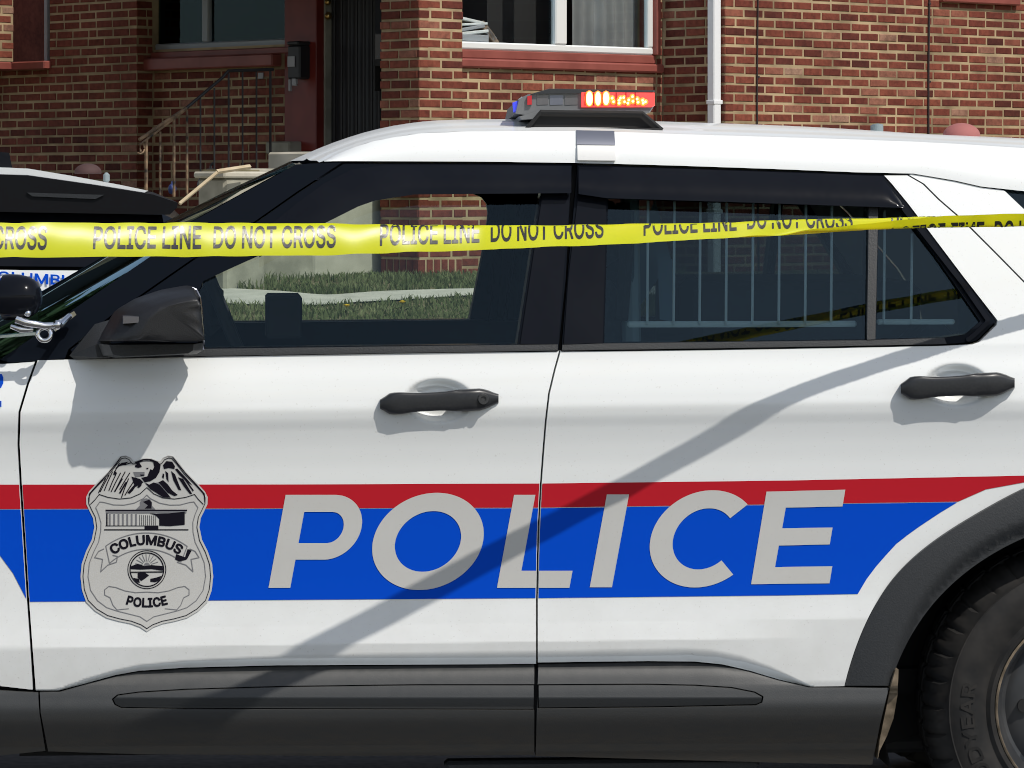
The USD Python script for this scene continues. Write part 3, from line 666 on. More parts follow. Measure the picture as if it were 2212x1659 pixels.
# ------------------------------------------------------------------ the near police car
TH = math.radians(4.0); CT, ST = math.cos(TH), math.sin(TH); ZC = 9.0
U0, W = -0.202, 2.0
def cp(x, y, d):
    """photo column/row on the car's side, d metres inside the side plane -> car coordinates"""
    x, y, d = np.broadcast_arrays(np.asarray(x, float), np.asarray(y, float), np.asarray(d, float))
    a = (x - CX) / FPX
    u = (ZC * a + d * (ST + a * CT)) / (CT - a * ST)
    Y = ZC + u * ST + d * CT
    return np.stack([u - U0, d - W/2, HC - (y - HY) / FPX * Y], -1)
def car_world(p):
    p = np.asarray(p, float); u, d = p[..., 0] + U0, p[..., 1] + W/2
    return np.stack([u*CT - d*ST, ZC + u*ST + d*CT, p[..., 2]], -1)
def proj(p):
    p = np.asarray(p, float); return CX + FPX * p[..., 0] / p[..., 1], HY + FPX * (HC - p[..., 2]) / p[..., 1]

KN = np.array([(757, .046), (775, .042), (820, .028), (860, .0180), (880, .0150), (896, .0165), (925, .0235), (965, .0300), (1010, .0335), (1090, .0345), (1180, .032), (1290, .026), (1345, .0185), (1386, .0105), (1389, .0108), (1409, .0150), (1412, .0163), (1437, .030), (1470, .034), (1640, .05)])
PK = PchipInterpolator(KN[:, 0], KN[:, 1])
TW = math.tan(math.radians(17)) / 960
POCKETS = [(947, 866, 66, 42), (2066, 832, 62, 40)]
LIPX = [100, 130, 185, 250, 300, 400, 600, 900, 1160, 1480, 1540, 1600, 1660, 1700, 1745, 1780]
LIPA = [1491, 1489, 1468, 1449, 1438, 1428, 1419, 1413, 1410, 1404, 1408, 1420, 1441, 1459, 1481, 1490]
LIPB = [1493, 1492, 1476, 1458, 1449, 1442, 1437, 1436, 1434, 1429, 1433, 1444, 1461, 1472, 1484, 1492]
def D(x, y):
    x, y = np.asarray(x, float), np.asarray(y, float)
    yy = y + .013 * (np.clip(x, -200, 2600) - 1160)
    fade = np.clip((1760 - x) / 260, 0, 1)
    low = np.where(yy > 1345, np.interp(yy, [1345, 1386, 1480, 1640], [.0185, .0100, .0175, .05]) * fade + (1 - fade) * np.interp(yy, [1345, 1480, 1640], [.0185, .0165, .05]), PK(np.clip(yy, 757, 1640)))
    t_ = (y - np.interp(x, LIPX, LIPA)) / np.maximum(np.interp(x, LIPX, LIPB) - np.interp(x, LIPX, LIPA), 1.0)
    low = low + .017 * (np.clip(t_ + .22, 0, 1.22) / 1.22)**1.7
    # the lower crease fades out towards the rear arch
    d = np.where(yy < 757,   .046 + TW * (757 - yy) + 1.2e-7 * (757 - yy)**2, low)
    for cx, cy, rx, ry in POCKETS:
        d = d + .030 * np.exp(-(((x - cx)/rx)**2 + ((y - cy)/ry)**2)**4)
    k = (x - 900) / 1500
    d = d + .018 * k * k + .30 * np.clip((-500 - x) / 950, 0, 2)**2 + .22 * np.clip((x - 2500) / 900, 0, 2)**2
    return d

police = thing('police_car', 'white police car with red and blue stripe and lit red roof light nearest the camera', 'police car', (*car_world([0, 0, 0])[:2], 0), TH)

def panel(name, poly, mat, parent, off=0.0, flange=0.02, step=14, dfn=None, mirror=True, only_far=False, label=None, far_mat=None, vwarp=None, far_name=None):
    """a sheet over the car's side, cut to a polygon in photo units, with returned edges; its mirror image on the far side joins as a part of its own"""
    dfn = dfn or D
    g = poly if hasattr(poly, 'geom_type') else Polygon(poly)
    if not g.is_valid: g = g.buffer(0)
    T = grid_fill(g, step).reshape(-1, 2)
    key = np.round(T * 50).astype(np.int64)
    uq, idx, inv = np.unique(key, axis=0, return_index=True, return_inverse=True)
    P = T[idx]; F = inv.reshape(-1, 3)
    F = F[(F[:, 0] != F[:, 1]) & (F[:, 1] != F[:, 2]) & (F[:, 0] != F[:, 2])]
    fn = lambda q: cp(q[..., 0], q[..., 1], dfn(q[..., 0], q[..., 1]) + off)
    e = 1.5
    V = fn(P)
    du = fn(P + [e, 0]) - fn(P - [e, 0]); dv = fn(P + [0, e]) - fn(P - [0, e])
    N = np.cross(du, dv); N /= np.linalg.norm(N, axis=1, keepdims=True) + 1e-12
    if N[:, 1].mean() > 0: N = -N
    # orient faces with the normals
    fnrm = np.cross(V[F[:, 1]] - V[F[:, 0]], V[F[:, 2]] - V[F[:, 0]])
    flip = (fnrm * N[F].mean(1)).sum(1) < 0
    F[flip] = F[flip][:, ::-1]
    if flange:
        for poly1 in polys(g):
            for ring in [poly1.exterior, *poly1.interiors]:
                L = ring.length; c = np.array(ring.segmentize(16).coords)[:-1]
                n = len(c); p0 = fn(c); p1 = p0 + [0, flange, 0]
                # edge normals face outwards from the sheet
                tg = np.roll(p0, -1, 0) - np.roll(p0, 1, 0)
                en = np.cross(tg, [0, 1.0, 0]); en /= np.linalg.norm(en, axis=1, keepdims=True) + 1e-12
                mid = Point(*(c[0] + .0))
                tst = c[0] + np.array([en[0, 0], -en[0, 2]]) * 2.0
                if g.contains(Point(*tst)): en = -en
                b = len(V); V = np.concatenate([V, p0, p1]); N = np.concatenate([N, en, en])
                i = np.arange(n); j = (i + 1) % n
                q = np.concatenate([np.stack([b+i, b+j, b+n+j], 1), np.stack([b+i, b+n+j, b+n+i], 1)])
                fq = np.cross(V[q[:, 1]] - V[q[:, 0]], V[q[:, 2]] - V[q[:, 0]])
                fl = (fq * N[q].mean(1)).sum(1) < 0; q[fl] = q[fl][:, ::-1]
                F = np.concatenate([F, q])
    near = None if only_far else obj(name, trimesh.Trimesh(V, F, process=False), mat, parent, normals=N, label=label)
    if mirror:
        far = obj(far_name or name, trimesh.Trimesh(V * [1, -1, 1], F[:, ::-1], process=False), far_mat or mat, police if mirror is True else mirror, normals=N * [1, -1, 1])
        return near, far
    return near

# outlines in photo units
gapF = [(79, 778), (60, 830), (42, 890), (40, 960), (45, 1050), (52, 1160), (60, 1290), (68, 1400), (75, 1492), (84, 1540), (100, 1625)]
gapB = [(1210, 757), (1198, 800), (1186, 850), (1179, 910), (1174, 970), (1168, 1050), (1163, 1150), (1160, 1290), (1158, 1440), (1156, 1530), (1152, 1632)]
ARCH_O = [(1824, 1482), (1844, 1408), (1864, 1360), (1888, 1314), (1922, 1259), (1952, 1222), (2013, 1175), (2071, 1134), (2135, 1097), (2212, 1055), (2290, 1028), (2370, 1018)]
ARCH_I = [(1922, 1482), (1940, 1436), (1952, 1405), (1979, 1354), (2013, 1310), (2054, 1266), (2115, 1216), (2212, 1163), (2290, 1138), (2370, 1130)]
def smooth_line(pts, n=60):
    p = np.array(pts, float); t = np.r_[0, np.cumsum(np.linalg.norm(np.diff(p, axis=0), axis=1))]
    from scipy.interpolate import CubicSpline, make_lsq_spline
    kn = np.r_[[0]*4, t[-1]*.33, t[-1]*.66, [t[-1]]*4]
    sp = make_lsq_spline(t, p, kn, k=3); q = sp(np.linspace(0, t[-1], n)); q[0], q[-1] = p[0], p[-1]
    return [tuple(x) for x in q]
ARCH_O, ARCH_I = smooth_line(ARCH_O), smooth_line(ARCH_I)
def arch(pts, cx):
    """the arch, left foot to right foot, about wheel centre cx"""
    l = [(cx - (2370 - x), y) for x, y in pts]
    return l + [(2*cx - x, y) for x, y in l[::-1][1:]]
FW, RW = -545, 2370
lipF = [(130, 1490), (185, 1470), (250, 1451), (300, 1440), (400, 1430), (600, 1421), (900, 1415)]
lipR = [(1480, 1405), (1540, 1409), (1600, 1421), (1660, 1442), (1700, 1460), (1745, 1481)]
lipF2 = [(126, 1492), (185, 1476), (250, 1458), (300, 1449), (400, 1442), (600, 1437), (900, 1436)]
lipR2 = [(1400, 1428), (1500, 1429), (1560, 1435), (1620, 1449), (1680, 1467), (1748, 1483)]
sh = lambda pts, dx, dy=0: [(x + dx, y + dy) for x, y in pts]
yat = lambda pts, x: float(np.interp(x, [p[0] for p in pts], [p[1] for p in pts]))

# ---- front door skin
door_f_poly = sh(gapF[:9], 2.5) + lipF2 + [(1158, 1434)] + sh(gapB[:9], -2.0)[::-1][1:] + [(1206, 760), (900, 763), (440, 771), (165, 777)]
front_door, _ = panel('front_door', door_f_poly, 'white_paint', police, flange=.03, step=(8, 4))
# ---- rear door skin, up to the shut line
shut = [(1960, 379), (1993, 398), (2027, 432), (2064, 464), (2097, 495), (2151, 549), (2212, 611), (2270, 690), (2300, 780), (2305, 900), (2300, 1024)]
wedge = [(1910, 379), (1925, 395), (1962, 440), (2000, 490), (2080, 596), (2155, 692), (2153, 702), (2115, 739), (2100, 744), (2045, 747)]
door_r_poly = [(1213, 760), (1500, 757), (1800, 752)] + wedge[::-1] + shut + [p for p in ARCH_O[::-1] if p[0] < 2295] + lipR2[::-1] + [(1162, 1431)] + sh(gapB[:9], 2.0)[::-1][1:]
rear_door, _ = panel('rear_door', door_r_poly, 'white_paint', police, flange=.03, step=(8, 4))
# ---- front fender (mostly left of the picture)
hoodline = [(82, 781), (0, 787), (-300, 812), (-700, 850), (-1100, 905), (-1330, 960)]
fender_poly = hoodline + [(-1400, 1080), (-1410, 1480)] + [(FW - 546, 1482)] + arch(ARCH_O, FW) + [(71, 1490)] + sh(gapF[:9], -2.5)[::-1][1:]
panel('front_fender', fender_poly, 'white_paint', police, flange=.03, step=16)
# ---- rear quarter
shutR = sh(shut, 4, -1)
qwin = [(2172, 414), (2212, 452), (2370, 610), (2650, 610), (2720, 436)]
quarter_poly = [(1968, 376), (2063, 392), (2120, 405), (2168, 411)] + qwin + [(2900, 480), (3080, 520), (3330, 720), (3400, 900), (3420, 1480), (2916, 1482)] + [p for p in arch(ARCH_O, RW)[::-1] if p[0] > 2303] + shutR[::-1]
panel('rear_quarter', quarter_poly, 'white_paint', police, flange=.03, step=16)
panel('quarter_window', Polygon(qwin).buffer(6, join_style=2), 'glass_rear', police, off=.008, flange=0, step=20)
# ---- roof side rails
rail_lo = [(700, 349), (725, 348), (1000, 349), (1240, 352), (1500, 359), (1800, 370), (1900, 374), (1975, 375), (2063, 390), (2120, 403), (2170, 410), (2700, 432), (3000, 500)]
rail_up = [(700, 347), (740, 328), (807, 305), (860, 295), (908, 288), (1008, 284), (1105, 283), (1243, 283), (1471, 290), (1672, 296), (1973, 306), (2212, 320), (2700, 352), (3000, 400)]
xsr = np.array([700, 720, 740, 770, 807, 850, 908, 1008, 1105, 1243, 1360, 1471, 1672, 1850, 1973, 2063, 2120, 2212, 2400, 2700, 2850, 3000], float)
lo_f, up_f = PchipInterpolator(*np.array(rail_lo).T), PchipInterpolator(*np.array(rail_up).T)
RD = .240                                   # how far inside the side plane the roof's edge line runs
def D_rail(x, y):
    lo, up = lo_f(np.clip(x, 700, 3000)), up_f(np.clip(x, 700, 3000))
    t = np.clip((lo - y) / np.maximum(lo - up, 1), -.2, 1.2)
    d0 = D(x, lo)
    return d0 - .004 + (RD - d0) * (0.35 * t + .65 * np.sign(t) * np.abs(t)**2.6)
panel('roof_rail', [(x, float(lo_f(x))) for x in xsr] + [(x, float(up_f(x))) for x in xsr[::-1]], 'white_paint', police, flange=.02, step=(10, 6), dfn=D_rail)
# ---- roof skin, loft from rail to rail
crown = [(624, 349), (680, 324), (740, 301), (807, 281), (874, 268), (941, 261), (1020, 259), (1105, 258), (1250, 259), (1471, 265), (1672, 272), (1806, 279), (1973, 290), (2197, 300), (2700, 330), (3000, 385)]
cr_f = PchipInterpolator(*np.array(crown).T)
ss = np.concatenate([np.linspace(0, .2, 16), np.linspace(.2, 1, 40)[1:]])
xr = 700 + (3000 - 700) * ss; xc = 624 + (3000 - 624) * ss
Rl = cp(xr, up_f(xr), np.full_like(xr, RD)); Cl = cp(xc, cr_f(xc), np.full_like(xc, 1.0))
def loft(A, C, n=15, flat=2.0, mat='white_paint', name='roof', dz=0.0, smooth=40, bead=0.0, **kw):
    rows = []
    for t in np.concatenate([np.linspace(0, 1, n), np.linspace(1, 0, n)[1:]]):
        rows.append((t,))
    k = len(rows); v = np.zeros((k, len(A), 3))
    for i, (t,) in enumerate(rows):
        q = 1 - (1 - t)**flat
        p = A * (1 - q) + C * q
        p[:, 1] = A[:, 1] * (1 - t) + C[:, 1] * t
        if i >= n: p[:, 1] = -p[:, 1]
        p[:, 2] += dz + bead * (math.exp(-((t - .30)/.035)**2) - math.exp(-((t - .06)/.03)**2))
        v[i] = p
    m = len(A); f = []
    for i in range(k-1):
        for j in range(m-1): f += [[i*m+j, i*m+j+1, (i+1)*m+j+1], [i*m+j, (i+1)*m+j+1, (i+1)*m+j]]
    me = trimesh.Trimesh(v.reshape(-1, 3), np.array(f), process=False)
    if me.face_normals[:, 2].mean() < 0: me.invert()
    return obj(name, me, mat, police, smooth=smooth, **kw)
loft(Rl, Cl, n=28, bead=.005)
loft(Rl, Cl, n=8, mat='interior_dark', name='headliner', dz=-.045)
# ---- windshield, hood, cowl
wsN = [(640, 357), (520, 412), (407, 484), (325, 555), (169, 662), (60, 737), (0, 778)]
wsC = [(624, 350), (490, 412), (365, 475), (219, 556), (79, 635), (-40, 702), (-110, 745)]
wn, wc = np.array(wsN, float), np.array(wsC, float)
A = cp(wn[:, 0], wn[:, 1], D(wn[:, 0], wn[:, 1]) + .03); C = cp(wc[:, 0], wc[:, 1], 1.0)
loft(A, C, mat='glass_shield', name='windshield', smooth=60)
hd = np.array([(0, 782), (-300, 806), (-700, 844), (-1100, 899), (-1330, 954)], float); hc = np.array([(-110, 752), (-400, 770), (-800, 806), (-1200, 864), (-1450, 940)], float)
loft(cp(hd[:, 0], hd[:, 1], D(hd[:, 0], hd[:, 1]) + .03), cp(hc[:, 0], hc[:, 1], 1.0), name='hood')
fa = np.array([(-1335, 960), (-1405, 1090), (-1415, 1300), (-1400, 1560)], float); fc = np.array([(-1455, 946), (-1540, 1080), (-1560, 1300), (-1530, 1560)], float)
loft(cp(fa[:, 0], fa[:, 1], D(fa[:, 0], fa[:, 1])), cp(fc[:, 0], fc[:, 1], 1.0), name='front_bumper', mat='trim_plastic')
ra = np.array([(3000, 402), (3080, 520), (3330, 720), (3400, 900), (3420, 1300), (3400, 1560)], float); rc = np.array([(3000, 386), (3110, 510), (3400, 720), (3480, 900), (3520, 1300), (3490, 1560)], float)
loft(cp(ra[:, 0], ra[:, 1], np.r_[RD, D(ra[1:, 0], ra[1:, 1])]), cp(rc[:, 0], rc[:, 1], 1.0), name='tailgate', smooth=40)
# ---- A pillar, door frames, glass
line2 = [(740, 350), (640, 415), (549, 479), (413, 561), (344, 609), (238, 683), (148, 754)]
panel('windshield_pillar', [(640, 355), (407, 483), (325, 554), (169, 661), (0, 777), (20, 783), (85, 779), (140, 774)] + line2[::-1], 'gloss_black', police, flange=.06, step=16)
fr_glass = [(427, 751), (424, 640), (439, 607), (500, 579), (569, 548), (688, 486), (774, 443), (811, 430), (850, 422), (896, 418), (1168, 416), (1117, 744), (800, 747)]
frame_f = [(744, 353)] + sh(line2, 4, 2)[1:] + [(168, 773), (440, 768), (900, 761), (1206, 756), (1222, 600), (1235, 354)]
panel('window_frame', Polygon(frame_f, [fr_glass]), 'gloss_black', police, off=.003, flange=.07, step=16)
panel('window', Polygon(fr_glass).buffer(5, join_style=2), 'glass_front', police, off=.012, flange=0, step=24)
rr_glass = [(1314, 425), (1876, 446), (1872, 733), (1305, 741)]
rq_glass = [(1898, 447), (1948, 449), (2118, 694), (2085, 722), (2040, 729), (1892, 732)]
frame_r = [(1248, 356), (1905, 377), (1925, 401), (1962, 444), (2080, 600), (2151, 694), (2110, 735), (2096, 739), (2045, 743), (1800, 748), (1213, 756), (1226, 600)]
panel('window_frame', Polygon(frame_r, [rr_glass, rq_glass]), 'gloss_black', police, off=.003, flange=.07, step=16)
panel('window', Polygon(rr_glass).buffer(5, join_style=2), 'glass_rear', police, off=.012, flange=0, step=24, far_mat='glass_far')
panel('window', Polygon(rq_glass).buffer(5, join_style=2), 'glass_rear', police, off=.0121, flange=0, step=24, far_mat='glass_far')
panel('pillar_lining', [(1178, 405), (1080, 405), (1085, 417), (1112, 419), (1134, 428), (1147, 444), (1152, 468), (1150, 500), (1120, 744), (1100, 757), (1170, 757)], 'gloss_black', police, off=.02, flange=.03, step=20, only_far=True)
# belt strips, pillar trims, divider post
panel('belt_strip', [(205, 776), (440, 769), (900, 762), (1205, 757), (1205, 744), (1120, 745), (800, 749), (425, 754), (330, 760)], 'trim_plastic', police, off=-.004, flange=.012, step=16)
panel('belt_strip', [(1214, 757), (1500, 753), (1800, 748), (2045, 743), (2040, 730), (1870, 735), (1305, 742), (1215, 745)], 'trim_plastic', police, off=-.004, flange=.012, step=16)
panel('pillar_trim', [(1172, 420), (1231, 420), (1206, 743), (1124, 743)], 'visor_black', police, off=-.002, flange=.01, step=20)
panel('pillar_trim', [(1249, 424), (1310, 428), (1302, 741), (1218, 744), (1228, 600)], 'visor_black', police, off=-.002, flange=.01, step=20)
panel('divider_post', [(1877, 447), (1897, 448), (1891, 733), (1873, 734)], 'trim_plastic', police, off=-.006, flange=.02, step=20)
panel('edge_trim', Polygon(LineString([(1950, 447), (2080, 612), (2134, 690), (2133, 697), (2103, 725), (2092, 733)]).buffer(5)), 'visor_black', police, off=-.006, flange=.015, step=12)
# rain visors: bowed dark strips standing off the window tops
def visor(poly, top, bot, name):
    tf, bf = PchipInterpolator(*np.array(top, float).T), PchipInterpolator(*np.array(bot, float).T)
    def dv(x, y):
        t = np.clip((y - tf(x)) / np.maximum(bf(x) - tf(x), 4), 0, 1)
        return D(x, y) - .003 - .026 * np.sin(np.pi * np.clip(t * .62, 0, 1))
    panel(name, poly, 'visor_black', police, dfn=dv, flange=.018, step=(16, 5))
top1 = [(560, 505), (640, 440), (700, 396), (760, 366), (830, 357), (1000, 357), (1234, 359)]
bot1 = [(560, 556), (640, 513), (688, 489), (774, 446), (811, 433), (896, 420), (1234, 417)]
visor(top1 + bot1[::-1], top1, bot1, 'rain_visor')
top2 = [(1250, 360), (1500, 366), (1800, 376), (1903, 381), (1955, 444)]; bot2 = [(1250, 419), (1310, 428), (1600, 437), (1800, 444), (1955, 452)]
visor([(1250, 360), (1500, 366), (1800, 376), (1903, 381), (1953, 444), (1953, 449), (1800, 444), (1600, 437), (1310, 428), (1250, 419)], top2, bot2, 'rain_visor')
# ---- cladding along the sills
KC = PchipInterpolator([1400, 1436, 1446, 1478, 1500, 1530, 1545, 1600, 1640, 1700], [.050, .040, .028, .013, .006, .0, .0015, .030, .056, .07])
def D_clad(x, y):
    x = np.asarray(x, float); k = (x - 900) / 1500
    edge = np.interp(x, [130, 300, 700, 1160, 1500, 1640, 1750], [50, 12, 4, 0, -6, 14, 46])
    return KC(np.clip(y - np.clip(edge, 0, 60) * np.clip((1480 - y) / 60, 0, 1) + .006 * (x - 1160), 1400, 1700)) + .018 * k * k
mold_f = [(1153, 1481), (900, 1481), (600, 1485), (400, 1491), (300, 1497), (255, 1503), (245, 1511), (250, 1521), (262, 1527), (400, 1529), (1153, 1531)]
mold_r = [(1164, 1481), (1400, 1480), (1500, 1482), (1580, 1487), (1630, 1497), (1646, 1506), (1644, 1516), (1632, 1521), (1400, 1526), (1164, 1528)]
clad_top_f = [(86, 1496), (128, 1496), (185, 1480), (250, 1462), (300, 1452), (400, 1445), (600, 1440), (900, 1438), (1154, 1436)]
clad_top_r = [(1163, 1435), (1400, 1431), (1500, 1432), (1560, 1438), (1620, 1452), (1680, 1470), (1748, 1486), (1822, 1486)]
cf = Polygon(clad_top_f + [(1151, 1628), (700, 1633), (300, 1629), (104, 1623), (88, 1540)], [Polygon(mold_f).buffer(3).exterior.coords] if Polygon(mold_f).buffer(3).within(Polygon(clad_top_f + [(1151, 1628), (700, 1633), (300, 1629), (104, 1623), (88, 1540)])) else None)
cf = Polygon(clad_top_f + [(1154, 1631), (700, 1633), (300, 1629), (104, 1623), (88, 1540)]).difference(Polygon(mold_f).buffer(3.2))
cr = Polygon(clad_top_r + [(1920, 1486), (1902, 1560), (1884, 1652), (1700, 1648), (1157, 1633)]).difference(Polygon(mold_r).buffer(3.2))
panel('sill_cladding', cf, 'cladding', police, dfn=D_clad, flange=.02, step=(16, 6))
panel('sill_cladding', cr, 'cladding', police, dfn=D_clad, flange=.02, step=(16, 6))
for mp in (mold_f, mold_r):
    md = lambda x, y: D_clad(x, y) - .005 + .012 * np.clip((np.asarray(y) - 1508) / 20, 0, 1)
    panel('sill_moulding', Polygon(mp), 'cladding', police, dfn=md, flange=.016, step=(16, 5))
cff = [(-1410, 1486), (FW - 452, 1486), (FW - 452, 1560), (-1400, 1560)]
panel('sill_cladding', [(FW + 450, 1486), (82, 1497), (85, 1540), (98, 1622), (40, 1628), (FW + 480, 1640)], 'cladding', police, dfn=D_clad, flange=.02, step=(16, 8))
panel('bumper_corner', [(RW + 450, 1486), (3420, 1486), (3400, 1600), (RW + 480, 1600)], 'cladding', police, flange=.02, step=30)
panel('bumper_corner', cff, 'cladding', police, flange=.02, step=30)
# ---- wheel arch flares
def D_flare(cx):
    def fn(x, y):
        dx, dy = np.abs(np.asarray(x) - cx), np.asarray(y)
        r = np.hypot(dx, (dy - 1545) * 1.04)
        t = np.clip((r - 440) / 105, 0, 1)
        k = (np.asarray(x) - 900) / 1500
        return .004 + .018 * k * k * (np.abs(k) < 1.6) + .018 * t**2 + .02 * np.clip((.25 - t) / .25, 0, 1)**2
    return fn
for cx in (RW, FW):
    o, i = arch(ARCH_O, cx), arch(ARCH_I, cx)
    panel('wheel_flare', Polygon(sh(o[:1], 0, 0) + o[1:] + i[::-1]).buffer(-.8), 'trim_plastic', police, dfn=D_flare(cx), flange=.05, step=12)
# mud flap at the back of the sill
panel('mud_flap', [(1924, 1484), (1934, 1448), (1941, 1446), (1939, 1500), (1930, 1552), (1916, 1590), (1900, 1622), (1896, 1640), (1900, 1600), (1908, 1560)], 'mud', police, off=-.02, flange=.05, step=10, mirror=False)
# ---- dark inner body so that gaps read black
inner = Polygon([(-1300, 1000), (-500, 870), (60, 810), (440, 778), (1200, 764), (2060, 752), (2300, 800), (3300, 860), (3350, 1560), (2900, 1560), (1910, 1480), (1890, 1560), (1890, 1620), (100, 1612), (-1000, 1560), (-1330, 1500)]).difference(Polygon(arch(ARCH_O, RW) + [(RW + 546, 1700), (RW - 546, 1700)]).buffer(-20)).difference(Polygon(arch(ARCH_O, FW) + [(FW + 546, 1700), (FW - 546, 1700)]).buffer(-20))
panel('inner_body', inner, 'gap_black', police, off=.045, flange=0, step=40)
panel('inner_body', [(100, 1510), (290, 1500), (400, 1452), (600, 1447), (1160, 1442), (1500, 1440), (1600, 1456), (1720, 1500), (1900, 1500), (1880, 1615), (120, 1612)], 'gap_black', police, dfn=lambda x, y: D_clad(x, y) + .022, flange=0, step=(40, 8))
panel('inner_body', [(1200, 345), (1260, 345), (1236, 764), (1190, 764)], 'gap_black', police, off=.03, flange=0, step=30)
panel('door_lining', [(190, 790), (330, 752), (1120, 742), (1180, 745), (2060, 735), (2130, 800), (2130, 900), (190, 900)], 'interior_dark', police, off=.075, flange=.06, step=30)

# ---- decals: stripes, lettering, badge: thin film 1 mm proud of the doors
door_f, door_r, fend = Polygon(door_f_poly), Polygon(door_r_poly), Polygon(fender_poly)
red_band = Polygon([(-420, 1050), (0, 1047), (600, 1046.5), (1160, 1044.5), (1700, 1038), (2330, 1025), (2330, 1040), (2212, 1042), (2130, 1057), (2070, 1083.5), (1700, 1089), (1160, 1096.5), (600, 1098), (0, 1099.5), (-420, 1103)])
blue_band = Polygon([(-420, 1104), (0, 1101), (600, 1099.5), (1160, 1098), (1700, 1090.5), (2068, 1085), (2030, 1108), (1985, 1138), (1960, 1156), (1936, 1175), (1914, 1199), (1893, 1223), (1872, 1251), (1853, 1283), (1700, 1286), (1160, 1292), (600, 1296), (60, 1300), (28, 1238), (0, 1200), (-40, 1160), (-100, 1120), (-120, 1104)])
for door, par, nm in ((door_f, front_door, 0), (door_r, rear_door, 1), (fend, police, 2)):
    for band, mt, name in ((red_band, 'decal_red', 'red_stripe'), (blue_band, 'decal_blue', 'blue_stripe')):
        panel(name, band.intersection(door.buffer(-1.2)), mt, par, off=-.0010 - .0001 * (nm == 2), flange=0, step=12, mirror=False)
SL = .184
def shear(g, base=1270.0): return affinity.affine_transform(g, [1, -SL, 0, 1, SL * base, 0])
def ell(cx, cy, rx, ry): return affinity.scale(Point(cx, cy).buffer(1, 48), rx, ry)
LET = []
P_ = sbox(580, 1069, 627, 1270).union(sbox(620, 1069, 690, 1209)).union(ell(687, 1139, 70, 70)).difference(sbox(627, 1106, 688, 1173)).difference(ell(688, 1139.5, 30, 33.5))
LET.append(shear(P_))
LET.append(shear(ell(906, 1169.5, 119, 105).difference(ell(906, 1169.5, 70.5, 65.5))))
LET.append(shear(sbox(1073.5, 1069, 1119.5, 1270).union(sbox(1074, 1233, 1230, 1270))))
LET.append(shear(sbox(1274, 1068, 1322, 1268.5), 1268.5))
cut = Polygon([(1503, 1164), (1610, 1076), (1660, 1164), (1610, 1252)])
C_ = ell(1501, 1164, 115, 105).difference(ell(1501, 1164, 66, 66)).difference(Polygon([(1501, 1164), (1501 + 200*math.cos(.74), 1164 - 200*math.sin(.74)), (1720, 1164), (1501 + 200*math.cos(.78), 1164 + 200*math.sin(.78))]))
LET.append(shear(C_, 1268))
LET.append(Polygon([(1655.7, 1062), (1826, 1057.8), (1820, 1094), (1697.4, 1096.6), (1689.7, 1141), (1798.5, 1139.5), (1792.5, 1176), (1682.5, 1178.5), (1674.2, 1225), (1798, 1223), (1792, 1260), (1622.5, 1262)]))
for k, g in enumerate(LET):
    for door, par in ((door_f, front_door), (door_r, rear_door)):
        q = g.intersection(door.buffer(-1.2))
        if not q.is_empty: panel('letter', q, 'decal_silver', par, off=-.0021, flange=0, step=9, mirror=False)
# the small blue lettering at the very edge of the fender
panel('letter', [(-30, 808), (4, 808), (7, 815), (7, 828), (2, 838), (-30, 838)], 'decal_blue', police, off=-.0015, flange=0, step=8, mirror=False)
panel('letter', [(-30, 865), (3, 866), (3, 879), (-30, 878)], 'decal_blue', police, off=-.0015, flange=0, step=8, mirror=False)

# badge (drawn in its own units, then put on the door)
def bmap(g): return affinity.affine_transform(g, [.24805, 0, 0, .24805, 153.6, 960.0])
half = [(660, 120), (700, 122), (745, 140), (775, 148), (800, 115), (845, 95), (890, 102), (940, 160), (1000, 240), (1100, 340), (1165, 410), (1190, 460), (1188, 520), (1160, 580), (1130, 640), (1118, 720), (1140, 830), (1190, 930), (1228, 1040), (1238, 1150), (1225, 1270), (1190, 1370), (1110, 1450), (1010, 1510), (900, 1540), (800, 1560), (720, 1590), (660, 1630)]
mir = [(1320 - x, y) for x, y in half[::-1]][1:-1]
shield = Polygon(half + mir).buffer(0)
line = lambda pts, w=5.0: LineString(pts).buffer(w)
ink, grey = [], []
for dd, w_ in ((16, 3.0),):
    ink.append(shield.buffer(-22).exterior.buffer(3.2))
inn = [(660, 440), (690, 470), (770, 510), (860, 528), (950, 526), (1030, 505), (1070, 500), (1105, 550), (1080, 610), (1060, 680), (1062, 760), (1080, 850), (1120, 930), (1160, 1030), (1172, 1150), (1150, 1270), (1090, 1360), (1010, 1420), (920, 1450), (820, 1475), (720, 1500), (660, 1540)]
grey.append(Polygon(inn + [(1320 - x, y) for x, y in inn[::-1]][1:-1]).buffer(0).exterior.buffer(3.4))
out2 = [(660, 375), (720, 430), (800, 465), (900, 475), (1000, 460), (1075, 435), (1110, 480), (1150, 520)]
ink += [line(out2, 3.4), line([(1320 - x, y) for x, y in out2], 3.4)]
